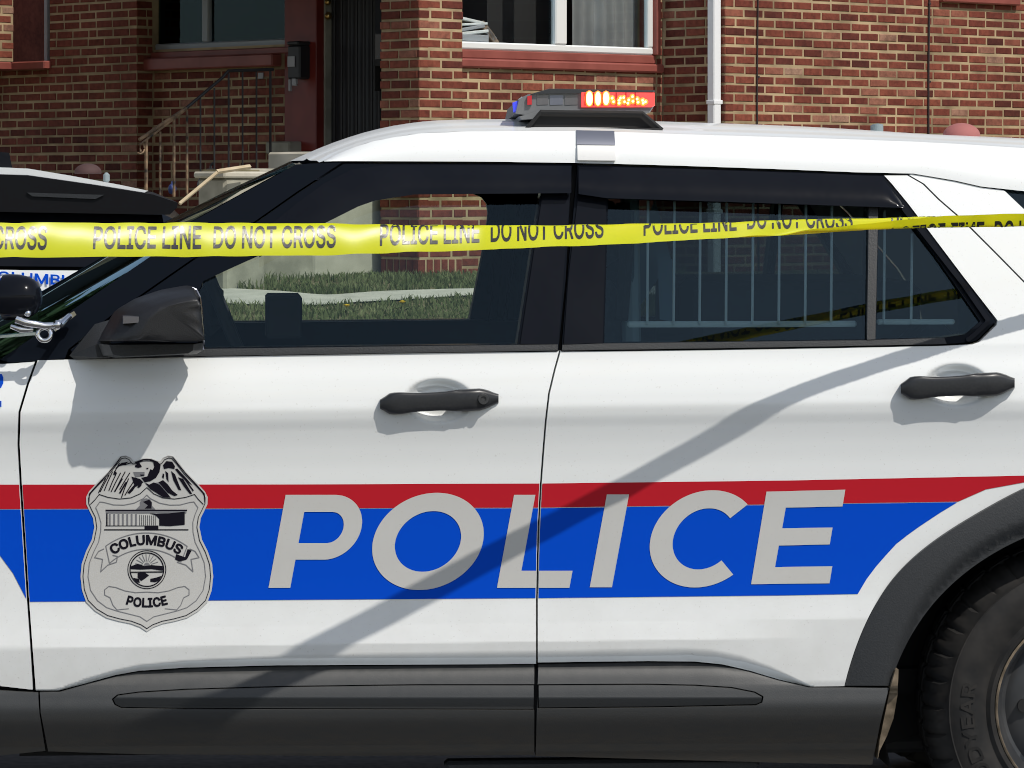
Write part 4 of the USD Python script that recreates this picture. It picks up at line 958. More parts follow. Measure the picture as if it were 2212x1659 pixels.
# eagle: head, dark neck, wings with feathers
ink += [Polygon(p) for p in ([(440, 160), (500, 150), (470, 175), (420, 190), (395, 215), (385, 205)], [(545, 330), (575, 318), (600, 330), (585, 352), (560, 350)], [(600, 262), (640, 262), (632, 274), (606, 276)], [(655, 205), (675, 203), (672, 214), (656, 216)], [(560, 175), (600, 180), (618, 196), (585, 205), (556, 196)], [(690, 215), (712, 225), (700, 255), (668, 268)], [(585, 300), (622, 322), (612, 360), (590, 380), (575, 372), (598, 340)], [(470, 330), (492, 322), (430, 430), (415, 425)], [(440, 300), (455, 296), (385, 415), (372, 410)], [(905, 215), (925, 210), (1000, 290), (1060, 360), (1000, 320), (940, 262)], [(760, 330), (800, 310), (840, 345), (880, 400), (930, 440), (900, 450), (840, 420)])]
ink.append(Polygon([(550, 150), (580, 135), (620, 125), (700, 122), (745, 140), (780, 180), (770, 240), (740, 290), (690, 320), (640, 330), (610, 290), (660, 280), (700, 240), (725, 195), (715, 155), (680, 135), (630, 135), (595, 160), (615, 190), (575, 180)]))
rw = [(775, 150), (800, 118), (845, 100), (885, 108), (930, 170), (1000, 255), (1090, 350), (1160, 430), (1165, 500)]
ink += [line(rw, 4.5), line([(1320 - x, y) for x, y in rw], 4.5)]
ink += [Polygon(p) for p in ([(800, 180), (830, 145), (880, 150), (905, 190), (900, 215), (850, 205), (810, 215)], [(820, 230), (845, 250), (850, 330), (830, 300)], [(870, 230), (905, 260), (960, 400), (935, 395), (890, 310)], [(930, 285), (975, 300), (1055, 430), (1035, 432), (985, 370)], [(990, 310), (1010, 320), (1070, 400), (1060, 410)], [(640, 330), (680, 350), (720, 330), (770, 350), (850, 440), (870, 465), (800, 460), (740, 420), (690, 390)], [(800, 250), (812, 262), (806, 300), (792, 285)])]
for x0, y0, x1, y1 in ((395, 250, 330, 400), (430, 250, 350, 410), (470, 240, 385, 400), (510, 250, 425, 390), (360, 240, 290, 400), (330, 270, 255, 410), (500, 300, 440, 460), (540, 330, 470, 440), (300, 300, 240, 420), (420, 165, 370, 260), (520, 160, 440, 175)):
    ink.append(line([(x0, y0), ((x0+x1)/2 - 6, (y0+y1)/2 + 8), (x1, y1)], 4.5))
ink += [Polygon([(525, 280), (600, 300), (630, 330), (600, 350), (560, 370), (540, 400), (510, 430), (490, 420), (550, 350)]), Polygon([(375, 230), (395, 240), (390, 275), (370, 260)])]
grey += [Polygon([(540, 240), (640, 240), (640, 275), (560, 285)]), Polygon([(700, 340), (760, 330), (830, 350), (800, 380), (740, 370)])]
# city hall
ink += [sbox(300, 568, 1010, 580), sbox(288, 738, 1022, 748), sbox(306, 600, 318, 706), sbox(300, 706, 760, 712)]
ink.append(Polygon([(680, 598), (740, 606), (850, 600), (990, 585), (990, 700), (860, 712), (768, 708), (768, 650), (740, 620)]))
grey += [sbox(304, 580, 1004, 600), Polygon([(565, 566), (600, 530), (600, 500), (620, 478), (655, 468), (690, 480), (705, 505), (705, 535), (735, 566)])]
for k in range(7): grey.append(sbox(330 + k*38, 606, 345 + k*38, 704))
for k in range(9): ink.append(sbox(596 + k*17, 612 + k, 600 + k*17, 704))
ink += [Polygon([(625, 500), (680, 480), (702, 505), (700, 560), (640, 560), (668, 530)]), Polygon([(640, 712), (760, 712), (760, 745), (640, 740)])]
# banner with COLUMBUS
def arcpts(cx, cy, r, a0, a1, n=30): return [(cx + r*math.cos(t), cy + r*math.sin(t)) for t in np.linspace(math.radians(a0), math.radians(a1), n)]
top = arcpts(655, 1370, 600, -126, -53.5); bot = arcpts(655, 1390, 478, -132, -50.5)
grey.append(Polygon(top + bot[::-1]).exterior.buffer(4))
ink += [Polygon([(1015, 910), (1050, 925), (1010, 1000), (985, 1005)]), Polygon([(915, 955), (1000, 985), (1000, 1005), (940, 1020), (905, 1000)])]
lt = [(285, 910), (240, 930), (205, 985), (275, 1000), (258, 1108), (320, 1050), (395, 1025), (405, 975), (365, 965)]
grey += [line(lt, 4), line([(1320 - x, y) for x, y in lt][:7], 4)]
def arc_text(txt, h, cx, cy, r, a_mid, up=True):
    g = text_poly(txt, h, True); x0, y0, x1, y1 = g.bounds; g = shapely.segmentize(g, h * .25)
    def w(c):
        s = c[:, 0] - (x0 + x1) / 2; t = c[:, 1]
        if up: an = math.radians(a_mid) + s / r; rr = r + t
        else: an = math.radians(a_mid) - s / r; rr = r - t
        return np.stack([cx + rr * np.cos(an), cy + rr * np.sin(an)], 1)
    return shapely.transform(g, w)
ink.append(arc_text('COLUMBUS', 78, 655, 1375, 505, -90).buffer(2.5))
ink.append(arc_text('POLICE', 74, 660, 760, 655, 90, up=False).buffer(2.5))
# seal
ink += [Point(660, 1090).buffer(165, 48).exterior.buffer(3.5), Point(660, 1090).buffer(146, 48).exterior.buffer(5)]
disc = Point(660, 1090).buffer(140, 48)
ink += [q.intersection(disc) for q in (Polygon([(520, 1060), (580, 1040), (640, 1060), (700, 1050), (800, 1060), (800, 1100), (700, 1085), (600, 1090), (520, 1085)]), Polygon([(580, 1120), (640, 1115), (680, 1140), (640, 1170), (610, 1190), (580, 1160)]), Polygon([(530, 1160), (590, 1170), (600, 1205), (560, 1200)]), Polygon([(690, 1170), (740, 1160), (800, 1140), (790, 1180), (730, 1200), (690, 1195)]), Polygon([(520, 1108), (800, 1104), (800, 1116), (520, 1118)]))]
for an in range(-170, 0, 19): grey.append(line([(660 + 40*math.cos(math.radians(an)), 1055 + 40*math.sin(math.radians(an))), (660 + 100*math.cos(math.radians(an)), 1055 + 100*math.sin(math.radians(an)))], 3).intersection(disc))
grey.append(Point(660, 1055).buffer(26).intersection(disc))
# lower scroll with POLICE
lo_s = [(660, 1285), (560, 1290), (470, 1275), (390, 1245), (330, 1235), (292, 1265), (292, 1310), (340, 1335), (365, 1400), (400, 1440), (500, 1430)]
grey += [line(lo_s, 3.5), line([(1320 - x, y) for x, y in lo_s], 3.5)]
inkg = bmap(shapely.union_all([g.buffer(0) for g in ink]).intersection(shield.buffer(-6)))
greyg = bmap(shapely.union_all([g.buffer(0) for g in grey]).intersection(shield.buffer(-6)))
badge = panel('badge', bmap(shield), 'decal_silver', front_door, off=-.0022, flange=0, step=9, mirror=False, label='silver shield badge with eagle, city hall and seal')
UsdGeom.Imageable(badge)
panel('badge_grey_lines', greyg.difference(inkg), 'decal_grey', front_door, off=-.0030, flange=0, step=9, mirror=False)
panel('badge_lettering', inkg, 'decal_ink', front_door, off=-.0031, flange=0, step=9, mirror=False)

# ---- door handles
def handle(x0, x1, ytop, ybot, lock, par):
    """bar lofted along x: ends sit on the door, the middle stands off"""
    secs = []
    xs_ = np.linspace(0, 1, 26); L = x1 - x0
    for t in xs_:
        x = x0 + L * t
        e = max(.42, min(1, (t / .09)**.5 if t < .09 else 1, ((1 - t) / .15)**.42 if t > .85 else 1))
        cy = (ytop + ybot) / 2 + np.interp(t, [0, 1], [6, -6])
        waist = 1 - .16 * math.exp(-((t - .42)/.2)**4)
        hh = max((ybot - ytop) / 2 * e * waist, 1.5)
        depth = .021 * (0.30 + .70 * e) * (1 if t < .78 else 1 - .55 * (t - .78) / .22)
        th = .020 if .15 < t < .68 else .045
        ring = []
        for an in np.linspace(0, 2*np.pi, 20, endpoint=False):
            ca, sa = math.cos(an), math.sin(an)
            px = np.sign(ca) * abs(ca)**.55; py = np.sign(sa) * abs(sa)**.55
            yy_ = cy + hh * py
            base = float(np.interp(x, [x0, x1], [0, 0])) + .012
            dd = base - depth + th / 2 * (1 + px)
            ring.append(cp(x, yy_, dd))
        secs.append(ring)
    v = np.array(secs).reshape(-1, 3); k = 20; f = []
    for i in range(len(secs) - 1):
        for j in range(k):
            m = (j+1) % k; f += [[i*k+j, i*k+m, (i+1)*k+m], [i*k+j, (i+1)*k+m, (i+1)*k+j]]
    for o in (0, (len(secs)-1)*k):
        for j in range(1, k-1): f.append([o, o+j, o+j+1])
    m = trimesh.Trimesh(v, np.array(f), process=False); m.fix_normals()
    h = obj('door_handle', m, 'handle_black', par, smooth=50)
    far = m.copy(); far.vertices *= [1, -1, 1]; far.invert()
    if lock:
        c = cp(x1 - 33, (ytop + ybot)/2 - 5, -.005)
        lk = revolve([(.0, -.004), (.006, -.004), (.0065, -.0065), (.0115, -.0065), (.0125, .004), (.012, .012)], 28); lk.apply_translation(c)
        obj('lock_cylinder', lk, 'steel_black', par, smooth=40)
        obj('lock_seam', bx(cp(x1 - 52, (ytop + ybot)/2 - 3, .0045), (.0025, .020, .038)), 'gap_black', par)
    return h
handle(821, 1077, 843, 891, True, front_door)
handle(1946, 2192, 808, 859, False, rear_door)

# ---- mirror
def mirror_part(parent):
    Q = [(212, 742), (218, 722), (246, 672), (290, 645), (345, 626), (400, 616), (418, 618), (430, 640), (437, 690), (440, 740), (438, 757), (420, 764), (250, 772), (222, 768)]
    q = np.array(Q, float); ctr = q.mean(0)
    pts = []
    for dd, sc, dx in ((-.145, .60, 40), (-.133, .72, 28), (-.095, .88, 11), (-.03, 1.0, 0), (.0, .97, 2)):
        pp_ = (q - ctr) * sc + ctr + [dx, 0]
        pts.append(cp(pp_[:, 0], np.minimum(pp_[:, 1], 737), dd))
    m = hull(np.concatenate(pts)); m = m.subdivide().subdivide(); trimesh.smoothing.filter_taubin(m, iterations=8)
    h = obj('mirror_housing', m, 'mirror_plastic', parent, smooth=50)
    pts = []
    low = np.array([(212, 742), (440, 740), (438, 757), (425, 765), (250, 773), (222, 768)], float)
    for dd, sc in ((-.085, .8), (-.06, .92), (-.03, 1.0), (.0, .97)):
        c2 = low.mean(0); pp_ = (low - c2) * sc + c2; pts.append(cp(pp_[:, 0], pp_[:, 1], dd))
    b = hull(np.concatenate(pts)); b = b.subdivide()
    obj('mirror_base', b, 'trim_plastic', parent, smooth=40)
    obj('mirror_arm', hull(np.concatenate([cp([150, 205, 240, 240, 160], [768, 700, 690, 774, 776], .045), cp([205, 235, 235, 210], [745, 735, 772, 772], -.02)])), 'trim_plastic', parent, smooth=30)
    obj('turn_lamp', hull(np.concatenate([cp([264, 303, 305, 264], [681, 681, 700, 702], -.10), cp([266, 300, 300, 266], [683, 684, 697, 699], -.137)])), 'lens_smoke', parent, smooth=30)
    gl = np.array([(441, 650), (444, 690), (445, 752)], float)
    obj('mirror_glass', hull(np.concatenate([cp([432, 438, 441], [640, 690, 735], -.13), cp([432, 438, 441], [640, 690, 735], -.02), cp([434, 440, 443], [644, 690, 733], -.03), cp([434, 440, 443], [644, 690, 733], -.12)])), 'chrome', parent)
    obj('edge_rim', tube(cp([414, 424, 431, 437, 440, 439], [622, 626, 640, 690, 738, 755], [-.05]*6), .0028, 6), 'hook_steel', parent)
    return h
mirror_part(police)

# ---- spotlight on the pillar
sl = cp(33, 642, .02)
m = revolve([(0.0, -.085), (.03, -.081), (.052, -.068), (.066, -.045), (.073, -.01), (.074, .02), (.073, .035), (.068, .036), (.0, .03)], 48)
m.apply_transform(trimesh.transformations.rotation_matrix(math.radians(75), [0, 0, 1])); m.apply_scale(.70); m.apply_translation(sl)
spot = obj('spotlight', m, 'visor_black', police, smooth=40)
obj('spotlight_bracket', [tube([cp(36, 690, -.03), cp(55, 697, -.035), cp(95, 704, -.03), cp(130, 702, -.01), cp(150, 683, .03)], [.010, .009, .008, .008, .007], 10), tube([cp(25, 705, -.02), cp(45, 712, -.03), cp(70, 712, -.02)], [.006, .008, .006], 8),
    trimesh.creation.icosphere(2, .011).apply_translation(cp(124, 702, -.02)), trimesh.creation.icosphere(2, .008).apply_translation(cp(60, 677, -.02))], 'chrome', spot, smooth=50)
tm = trimesh.creation.torus(.0145, .0055, 24, 10); tm.apply_transform(trimesh.transformations.rotation_matrix(math.radians(80), [1, 0, 0])); tm.apply_translation(cp(96, 722, -.02))
obj('handle_ring', tm, 'chrome', spot, smooth=50)
obj('mounting_plate', hull(np.concatenate([cp([100, 160, 165, 120], [706, 672, 680, 716], .05), cp([100, 160, 165, 120], [706, 672, 680, 716], .03)])), 'chrome', spot)

# ---- light bar
def lbslice(pts, d0, d1, c0=1.0):
    p = np.array(pts, float); c = p.mean(0)
    a = np.concatenate([cp((p[:, 0]-c[0])*.985+c[0], (p[:, 1]-c[1])*.96+c[1], d0), cp(p[:, 0], p[:, 1], d0 + .012), cp(p[:, 0], p[:, 1], d0 + .1)])
    far = a[-len(p):].copy(); far[:, 1] = (d1 - W/2); far[:, 0] += .055 * (d1 > 1)
    return hull(np.concatenate([a, far]))
lb = obj('light_bar', lbslice([(1112, 246), (1120, 214), (1140, 204), (1185, 195), (1412, 198), (1412, 229), (1398, 236), (1176, 236), (1135, 250)], .36, W - .36), 'lens_grey', police, smooth=25, label='low roof light bar with its rear end lit red')
obj('top_cap', lbslice([(1146, 203), (1186, 191.5), (1414, 195), (1414, 199.5), (1186, 196.5)], .352, W - .352), 'steel_black', lb, smooth=25)
obj('under_tray', lbslice([(1120, 252), (1172, 238), (1400, 238), (1412, 230), (1404, 243), (1178, 244), (1125, 259)], .355, W - .355), 'lens_grey', lb, smooth=25)
obj('lens_red', lbslice([(1255, 198), (1414, 200), (1415, 228), (1408, 232), (1255, 232)], .350, .75), 'lens_red', lb, smooth=25)
for x, y, rx, ry in ((1273, 213, 8, 16), (1291.5, 213, 7, 15.5), (1309, 212.5, 7.5, 15)):
    m = trimesh.creation.icosphere(2, 1.0); m.vertices *= [rx/940, .006, ry/940]; m.apply_translation(cp(x, y, .349)); obj('lamp_lit', m, 'led_on', lb, smooth=True)
    h_ = trimesh.creation.icosphere(2, 1.0); h_.vertices *= [(rx + 3)/940, .003, (ry + 2)/940]; h_.apply_translation(cp(x, y, .349)); obj('reflector', h_, 'led_halo', lb, smooth=True)  # glowing orange shell paints the glare around the lamp
for x, y in ((1322, 212), (1325, 220), (1337, 217), (1340, 212), (1337, 223), (1349, 220), (1358, 216), (1356, 223), (1366, 209), (1367, 219), (1376, 214), (1378, 221), (1388, 217), (1389, 223), (1394, 220), (1347, 211)):
    m = trimesh.creation.icosphere(1, 1.0); m.vertices *= [3.4/940, .005, 3.4/940]; m.apply_translation(cp(x, y, .349)); obj('lamp_lit', m, 'led_on', lb, smooth=True)
    h_ = trimesh.creation.icosphere(2, 1.0); h_.vertices *= [6.5/940, .003, 6.5/940]; h_.apply_translation(cp(x, y, .349)); obj('reflector', h_, 'led_halo', lb, smooth=True)  # same painted glow around each small lamp
for x0, x1, mt in ((1160, 1184, 'lens_smoke'), (1188, 1216, 'hook_steel'), (1220, 1248, 'lens_smoke')):
    obj('lamp_module', hull(np.concatenate([cp([x0, x1, x1, x0], [206, 205, 226, 227], .3585), cp([x0, x1, x1, x0], [206, 205, 226, 227], .40)])), mt, lb)
for x in (1264, 1282, 1300.5, 1331, 1352, 1372): obj('lens_divider', bx(cp(x, 214, .3495), (.0022, .006, .030)), 'decal_red', lb)
obj('lens_red', hull(np.concatenate([cp([1139, 1149, 1149, 1139], [208, 206, 226, 227], .352), cp([1139, 1149, 1149, 1139], [208, 206, 226, 227], .5)])), 'lens_red_dim', lb, label='small unlit red lens')
obj('lens_blue', hull(np.concatenate([cp([1107, 1117, 1117, 1109], [222, 218, 238, 243], .37), cp([1107, 1117, 1117, 1109], [222, 218, 238, 243], .6)])), 'lens_blue', lb)
obj('lens_clear', hull(np.concatenate([cp([1120, 1128, 1128, 1122], [214, 208, 232, 236], .362), cp([1120, 1128, 1128, 1122], [214, 208, 232, 236], .6)])), 'partition_pale', lb)
fo = [(1133, 282), (1166, 240), (1390, 244), (1431, 283)]
for s_ in (1, -1):
    a = cp([1140, 1172, 1385, 1424], [283, 241, 244, 283], .352); b = cp([1140, 1172, 1385, 1424], [283, 241, 244, 283], .42)
    m = hull(np.concatenate([a, b])); rim1 = tube(cp([1136, 1168, 1388, 1430], [281, 242, 245, 281], .34), .006, 6); rim2 = tube(cp([1133, 1431], [281, 282], .335), .0065, 6)
    for q in (m, rim1, rim2):
        if s_ < 0: q.vertices *= [1, -1, 1]; q.invert()
    obj('mounting_foot', [m, rim1, rim2], 'gap_black', lb)
panel('mounting_strap', [(1245, 281), (1327, 283), (1329, 313), (1246, 312)], 'hook_steel', police, dfn=lambda x, y: D_rail(x, y) - .006, flange=.008, step=(20, 6), mirror=False)
panel('mounting_plate', [(1247, 313.5), (1329, 314.5), (1330, 347), (1248, 346)], 'white_frame', police, dfn=lambda x, y: D_rail(x, y) - .009, flange=.011, step=(20, 6), mirror=False)
# ---- roof aerials
m = trimesh.creation.icosphere(3, 1.0); m.vertices[:, 2] = np.maximum(m.vertices[:, 2], -.1); m.vertices *= [.047, .047, .032]; m.apply_translation(cp(2077, 293, 1.0))
obj('dome_aerial', m, 'dome_pink', police, smooth=40)
obj('aerial_base', [revolve([(0, .0), (.014, .0), (.014, .018), (.0, .02)], 20).apply_transform(trimesh.transformations.rotation_matrix(math.pi/2, [1, 0, 0])).apply_translation(cp(1896, 284, .95)), rbox(cp(1884, 277, .96), (.006, .02, .016), .002)], 'puck_grey', police)

# ---- wheels
def wheel(px, d0, side, parent, letters=True):
    """outer face towards -y"""
    wz = .375; c = np.array([cp(px, 1545, .1)[0], (d0 - W/2) * side, wz - .008])
    R, wd = .378, .250
    prof = [(.222, .0), (.226, -.012), (.236, -.014), (.245, -.006), (.262, -.012), (.29, -.018), (.312, -.016), (.328, -.008), (.331, -.0085), (.338, .002), (.352, .014), (.366, .030), (.373, .048)]
    n = 288; ang = np.arange(n) * 2*np.pi/n
    full = prof + [(R, .07), (R, .085), (R - .009, .087), (R - .009, .096), (R + .001, .098), (R + .001, .121), (R - .009, .123), (R - .009, .131), (R, .133), (R, .165)] + [(r, wd - y) for r, y in prof[::-1]]
    pr = np.array(full); k = len(pr)
    v = np.zeros((n, k, 3))
    for i, a in enumerate(ang):
        r = pr[:, 0].copy(); sh_ = (pr[:, 0] > .345)
        ph = i % 8
        if ph in (0,): r[sh_ & (pr[:, 1] < .087)] -= .007
        if ph == 4: r[(pr[:, 0] > .36) & (pr[:, 1] < .087)] -= .004
        if (i + 4) % 8 in (0,): r[sh_ & (pr[:, 1] > .131)] -= .008
        if i % 8 == 5: r[(pr[:, 1] > .097) & (pr[:, 1] < .122)] -= .007
        v[i] = np.stack([r * math.cos(a), pr[:, 1], r * math.sin(a)], -1)
    f = []
    for i in range(n):
        a_, b_ = i*k, ((i+1) % n)*k
        for j in range(k-1): f += [[a_+j, b_+j, b_+j+1], [a_+j, b_+j+1, a_+j+1]]
    tyre = trimesh.Trimesh(v.reshape(-1, 3), np.array(f), process=False); tyre.fix_normals()
    rim = revolve([(.2225, .20), (.2195, .02), (.2235, -.010), (.219, -.013), (.213, -.004), (.206, .028), (.196, .055), (.188, .058), (.165, .045), (.13, .042), (.10, .05), (.075, .04), (.06, .015), (.0, .01)], 72)
    holes = [trimesh.creation.cylinder(.016, .01, sections=16).apply_transform(trimesh.transformations.rotation_matrix(math.pi/2, [1, 0, 0])).apply_translation((.147*math.cos(t), .0385, .147*math.sin(t))) for t in np.linspace(0, 2*np.pi, 10, endpoint=False)]
    nuts = [trimesh.creation.cylinder(.011, .02, sections=6).apply_transform(trimesh.transformations.rotation_matrix(math.pi/2, [1, 0, 0])).apply_translation((.057*math.cos(t), .018, .057*math.sin(t))) for t in np.linspace(0, 2*np.pi, 5, endpoint=False)]
    w_ = part_group('wheel', parent)
    def put(m):
        m = m.copy()
        if side < 0: m.vertices *= [1, -1, 1]; m.invert()
        m.apply_translation(c); return m
    obj('tyre', put(tyre), 'rubber', w_, smooth=35)
    obj('rim', put(rim), 'steel_black', w_, smooth=35)
    obj('vent_holes', put(trimesh.util.concatenate(holes)), 'gap_black', w_)
    obj('wheel_nuts', put(trimesh.util.concatenate(nuts)), 'steel_black', w_)
    obj('rim_edge', put(revolve([(.2235, -.0105), (.224, -.0118), (.2195, -.0138), (.2185, -.0132)], 72)), 'mud', w_, smooth=True)
    if letters:
        g = text_poly('GOODYEAR', .030, True); x0, _, x1, _ = g.bounds; g = shapely.segmentize(g, .006)
        T = grid_fill(g, .008)
        s = T[..., 0] - (x0 + x1)/2; r = .275 + T[..., 1]; an = math.radians(199) - s * 1.35 / .285
        vv = np.stack([r*np.cos(an), np.full_like(r, -.0192), r*np.sin(an)], -1).reshape(-1, 3)
        obj('tyre_lettering', put(trimesh.Trimesh(vv, np.arange(len(vv)).reshape(-1, 3), process=False)), 'tyre_ink', w_)
noise_mix('tyre_ink', (0.014, 0.014, 0.014), (0.030, 0.028, 0.026), 30, 0.8, 0.2)
for px in (RW - 12, FW):
    wheel(px, .11, 1, police, px > 0); wheel(px, .11, -1, police, False)
    obj('wheel_house', [tube([cp(px, 1545, .14) + [.52*math.cos(t), 0, .50*math.sin(t)] for t in ()] or [(0, 0, -5), (0, 0, -5.01)], .001, 3)], 'gap_black', police) if False else None
    arc = [(math.cos(t), math.sin(t)) for t in np.linspace(-.3, math.pi + .3, 30)]
    cx_ = cp(px, 1545, .1)[0]
    for s_ in (1, -1):
        vv, ff = [], []
        for ca, sa in arc: vv += [[cx_ + .49*ca, -s_*.93, .37 + .46*sa], [cx_ + .49*ca, -s_*.60, .37 + .46*sa]]
        for i in range(len(arc)-1): ff += [[2*i, 2*i+1, 2*i+3], [2*i, 2*i+3, 2*i+2]]
        b = len(vv); vv.append([cx_, -s_*.60, .37])
        for i in range(len(arc)-1): ff.append([b, 2*i+1, 2*i+3])
        obj('wheel_house', trimesh.Trimesh(np.array(vv), np.array(ff), process=False), 'gap_black', police)
# ---- floor, underside
obj('floor_pan', [bx((.1, 0, .40), (4.2, 1.30, .06)), bx((.02, 0, .34), (1.85, 1.80, .12)), bx((-1.4, 0, .75), (.7, 1.4, .6))], 'gap_black', police)
obj('exhaust', tube([(-.9, -.3, .24), (.3, -.35, .23), (1.0, -.5, .24), (2.2, -.55, .26)], .03, 10), 'steel_black', police)
obj('side_skid', rbox(cp(1300, 1648, .12), (.72, .06, .022), .008), 'trim_plastic', police)
# ---- cabin
def loc(x, y, d): return cp(x, y, d)
def seat(x, d, parent):
    o = cp(x, 700, d); o[2] = 0
    s = part_group('seat', parent)
    obj('cushion', rbox(o + [-.22, 0, .72], (.52, .50, .16), .05), 'seat_cloth', s)
    Mx = trimesh.transformations.rotation_matrix(math.radians(12), [0, 1, 0]); Mx[:3, 3] = o + [.06, 0, .76]
    obj('seat_back', rbox((0, 0, .30), (.13, .48, .60), .05, Mx), 'seat_cloth', s)
    obj('headrest', rbox((-.02, 0, .70), (.10, .26, .17), .04, Mx), 'seat_cloth', s)
seat(1125, .55, police); seat(1125, 1.42, police)
dash = cp(330, 740, 1.0); dash[2] = 0
obj('dashboard', [rbox(dash + [-.20, 0, .98], (.55, 1.60, .22), .06), rbox(dash + [.02, -.45, 1.06], (.22, .40, .10), .04)], 'interior_dark', police)
stc = cp(474, 655, .50)
tm = trimesh.creation.torus(.175, .014, 40, 12); tm.apply_transform(trimesh.transformations.rotation_matrix(math.radians(68), [0, 1, 0])); tm.apply_translation(stc)
sw = obj('steering_wheel', tm, 'interior_dark', police, smooth=50)
obj('wheel_hub', [rbox(stc + [-.02, 0, -.01], (.06, .16, .13), .03), tube([stc, stc + [-.28, 0, -.14]], .035, 10), rbox(stc + [0, 0, -.01], (.02, .34, .03), .008)], 'interior_dark', sw)
lp = cp(612, 690, .95)
lt_ = part_group('laptop', police)
obj('screen_housing', rbox(lp + [.0, 0, .01], (.088, .28, .105), .006, None), 'interior_dark', lt_)
obj('keyboard', rbox(lp + [.10, 0, -.14], (.26, .30, .03), .008), 'interior_dark', lt_)
obj('mount_post', tube([lp + [.05, 0, -.1], lp + [.05, 0, -.6]], .025, 8), 'interior_dark', lt_)
obj('console_box', rbox(cp(900, 900, 1.0), (.7, .34, .30), .03), 'interior_dark', police)
# partition behind the front seats, rear bench
pt = cp(1290, 560, 1.0); pt[2] = 0
pg = part_group('partition', police)
obj('lower_panel', rbox(pt + [0, 0, .85], (.03, 1.50, .62), .01), 'seat_cloth', pg)
obj('upper_window', rbox(pt + [.02, 0, 1.34], (.012, 1.34, .34), .004), 'glass_rear', pg)
obj('frame', [tube([pt + [.02, -.74, .7], pt + [.02, -.62, 1.54]], .022, 8), tube([pt + [.02, .74, .7], pt + [.02, .62, 1.54]], .022, 8), tube([pt + [.02, -.7, 1.16], pt + [.02, .7, 1.16]], .018, 8)], 'partition_pale', pg)
bench = cp(1720, 700, 1.0); bench[2] = 0
obj('rear_bench', [rbox(bench + [-.10, 0, .70], (.55, 1.4, .14), .05), rbox(bench + [.24, 0, .98], (.14, 1.4, .52), .05)], 'seat_cloth', police)
obj('side_curtain', [hull(np.concatenate([cp([1362, 1415, 1450, 1356], [560, 430, 560, 700], .62), cp([1362, 1415, 1450, 1356], [560, 430, 560, 700], .60)])), hull(np.concatenate([cp([1420, 1452, 1452, 1425], [545, 560, 695, 690], .5), cp([1420, 1452, 1452, 1425], [545, 560, 695, 690], .52)]))], 'seat_blue', police)
obj('seat_belt', tube([cp(1345, 440, .35), cp(1352, 560, .32), cp(1342, 690, .28)], .018, 6), 'gap_black', police)
obj('cargo_box', [rbox(cp(1690, 720, 1.0), (.55, .9, .28), .02), rbox(cp(1490, 645, .9), (.06, .06, .12), .02)], 'interior_dark', police)
obj('chrome_rail', [tube([cp(1532, 643, .75), cp(1760, 637, .75)], .007, 8), tube([cp(1515, 682, .7), cp(1770, 676, .7)], .007, 8)], 'chrome', police)
cage = part_group('window_cage', police)
for x in (1400, 1457, 1513, 1570, 1627, 1684, 1741, 1797, 1911, 1970):
    yt = np.interp(x, [1300, 1900, 1970], [432, 446, 505])
    obj('bar', tube([cp(x, yt, D(x, yt) + .06), cp(x - 2, 700, D(x, 700) + .06)], .0033, 6), 'bar_steel', cage)
obj('lower_rail', [rbox((cp(1355, 703, .14) + cp(1850, 697, .14))/2, (cp(1850, 697, .14) - cp(1355, 703, .14))[0] * np.array([1, 0, 0]) + [0, .02, .014], .004), rbox((cp(1893, 696, .14) + cp(2062, 694, .14))/2, (cp(2062, 694, .14) - cp(1893, 696, .14))[0] * np.array([1, 0, 0]) + [0, .02, .012], .004)], 'bar_steel', cage)
obj('rear_lining', [rbox(cp(2350, 560, 1.0), (.5, 1.0, .5), .05)], 'interior_dark', police)

# ------------------------------------------------------------------ police tape
def tape_y(x): return np.interp(x, [-460, 0, 700, 1000, 1300, 1600, 1800, 2000, 2212, 2600], [521, 518.5, 517, 514, 507, 496, 487, 480, 475, 468])
SH = [(450, 1532), (550, 1490), (700, 1408), (850, 1325), (1000, 1232), (1160, 1140), (1300, 1068), (1450, 980), (1600, 905), (1750, 848), (1900, 800), (2040, 752), (2212, 688)]
tp = []
for x, y in SH:
    d = float(D(x, y)) if y < 1440 else float(D_clad(x, y))
    P0 = car_world(cp(x, y, d))
    lo, hi = 0.0, 3.0
    for _ in range(50):
        m = (lo + hi)/2; px, py = proj(P0 + SUN * m)
        if py > tape_y(px): lo = m
        else: hi = m
    tp.append([float(px), float((P0 + SUN*lo)[1])])
tp = np.array(tp); tp = tp[np.argsort(tp[:, 0])]
print('tape', np.round(tp, 3).tolist())
pfit = np.polyfit(tp[:, 0] / 1000, tp[:, 1], 3)
def tape_Y(x):
    x = np.asarray(x, float); a, b = tp[0, 0] + 20, tp[-1, 0]
    f = lambda q: np.polyval(pfit, q / 1000)
    s0 = (f(a + 60) - f(a)) / 60; s1 = (f(b) - f(b - 60)) / 60
    left = f(a) - s0 * (a - x) * .58
    return np.where(x < a, left, np.where(x > b, f(b) + s1 * (x - b), f(x)))
TK = np.array([(-470, 22, 25, 0, .60, -.75), (0, 24, 28, 0, .60, -.75), (600, 26, 30, 20, .46, -.75), (900, 28, 28, 100, .37, -.75), (1100, 31, 26, 150, .28, -.75), (1350, 32, 22, 155, .18, -.75), (1550, 32, 16, 155, .07, -.72),
    (1650, 29, 12, 155, .02, -.60), (1720, 25, 8, 155, .04, -.46), (1850, 18, 5, 155, .12, -.31), (2050, 16, 0, 155, .30, -.11), (2212, 15, 0, 155, .33, -.07), (2600, 15, 0, 155, .33, -.07)], float)
fph, fth, fbd, fvb, fv2 = (PchipInterpolator(TK[:, 0], TK[:, k]) for k in (1, 2, 3, 4, 5))
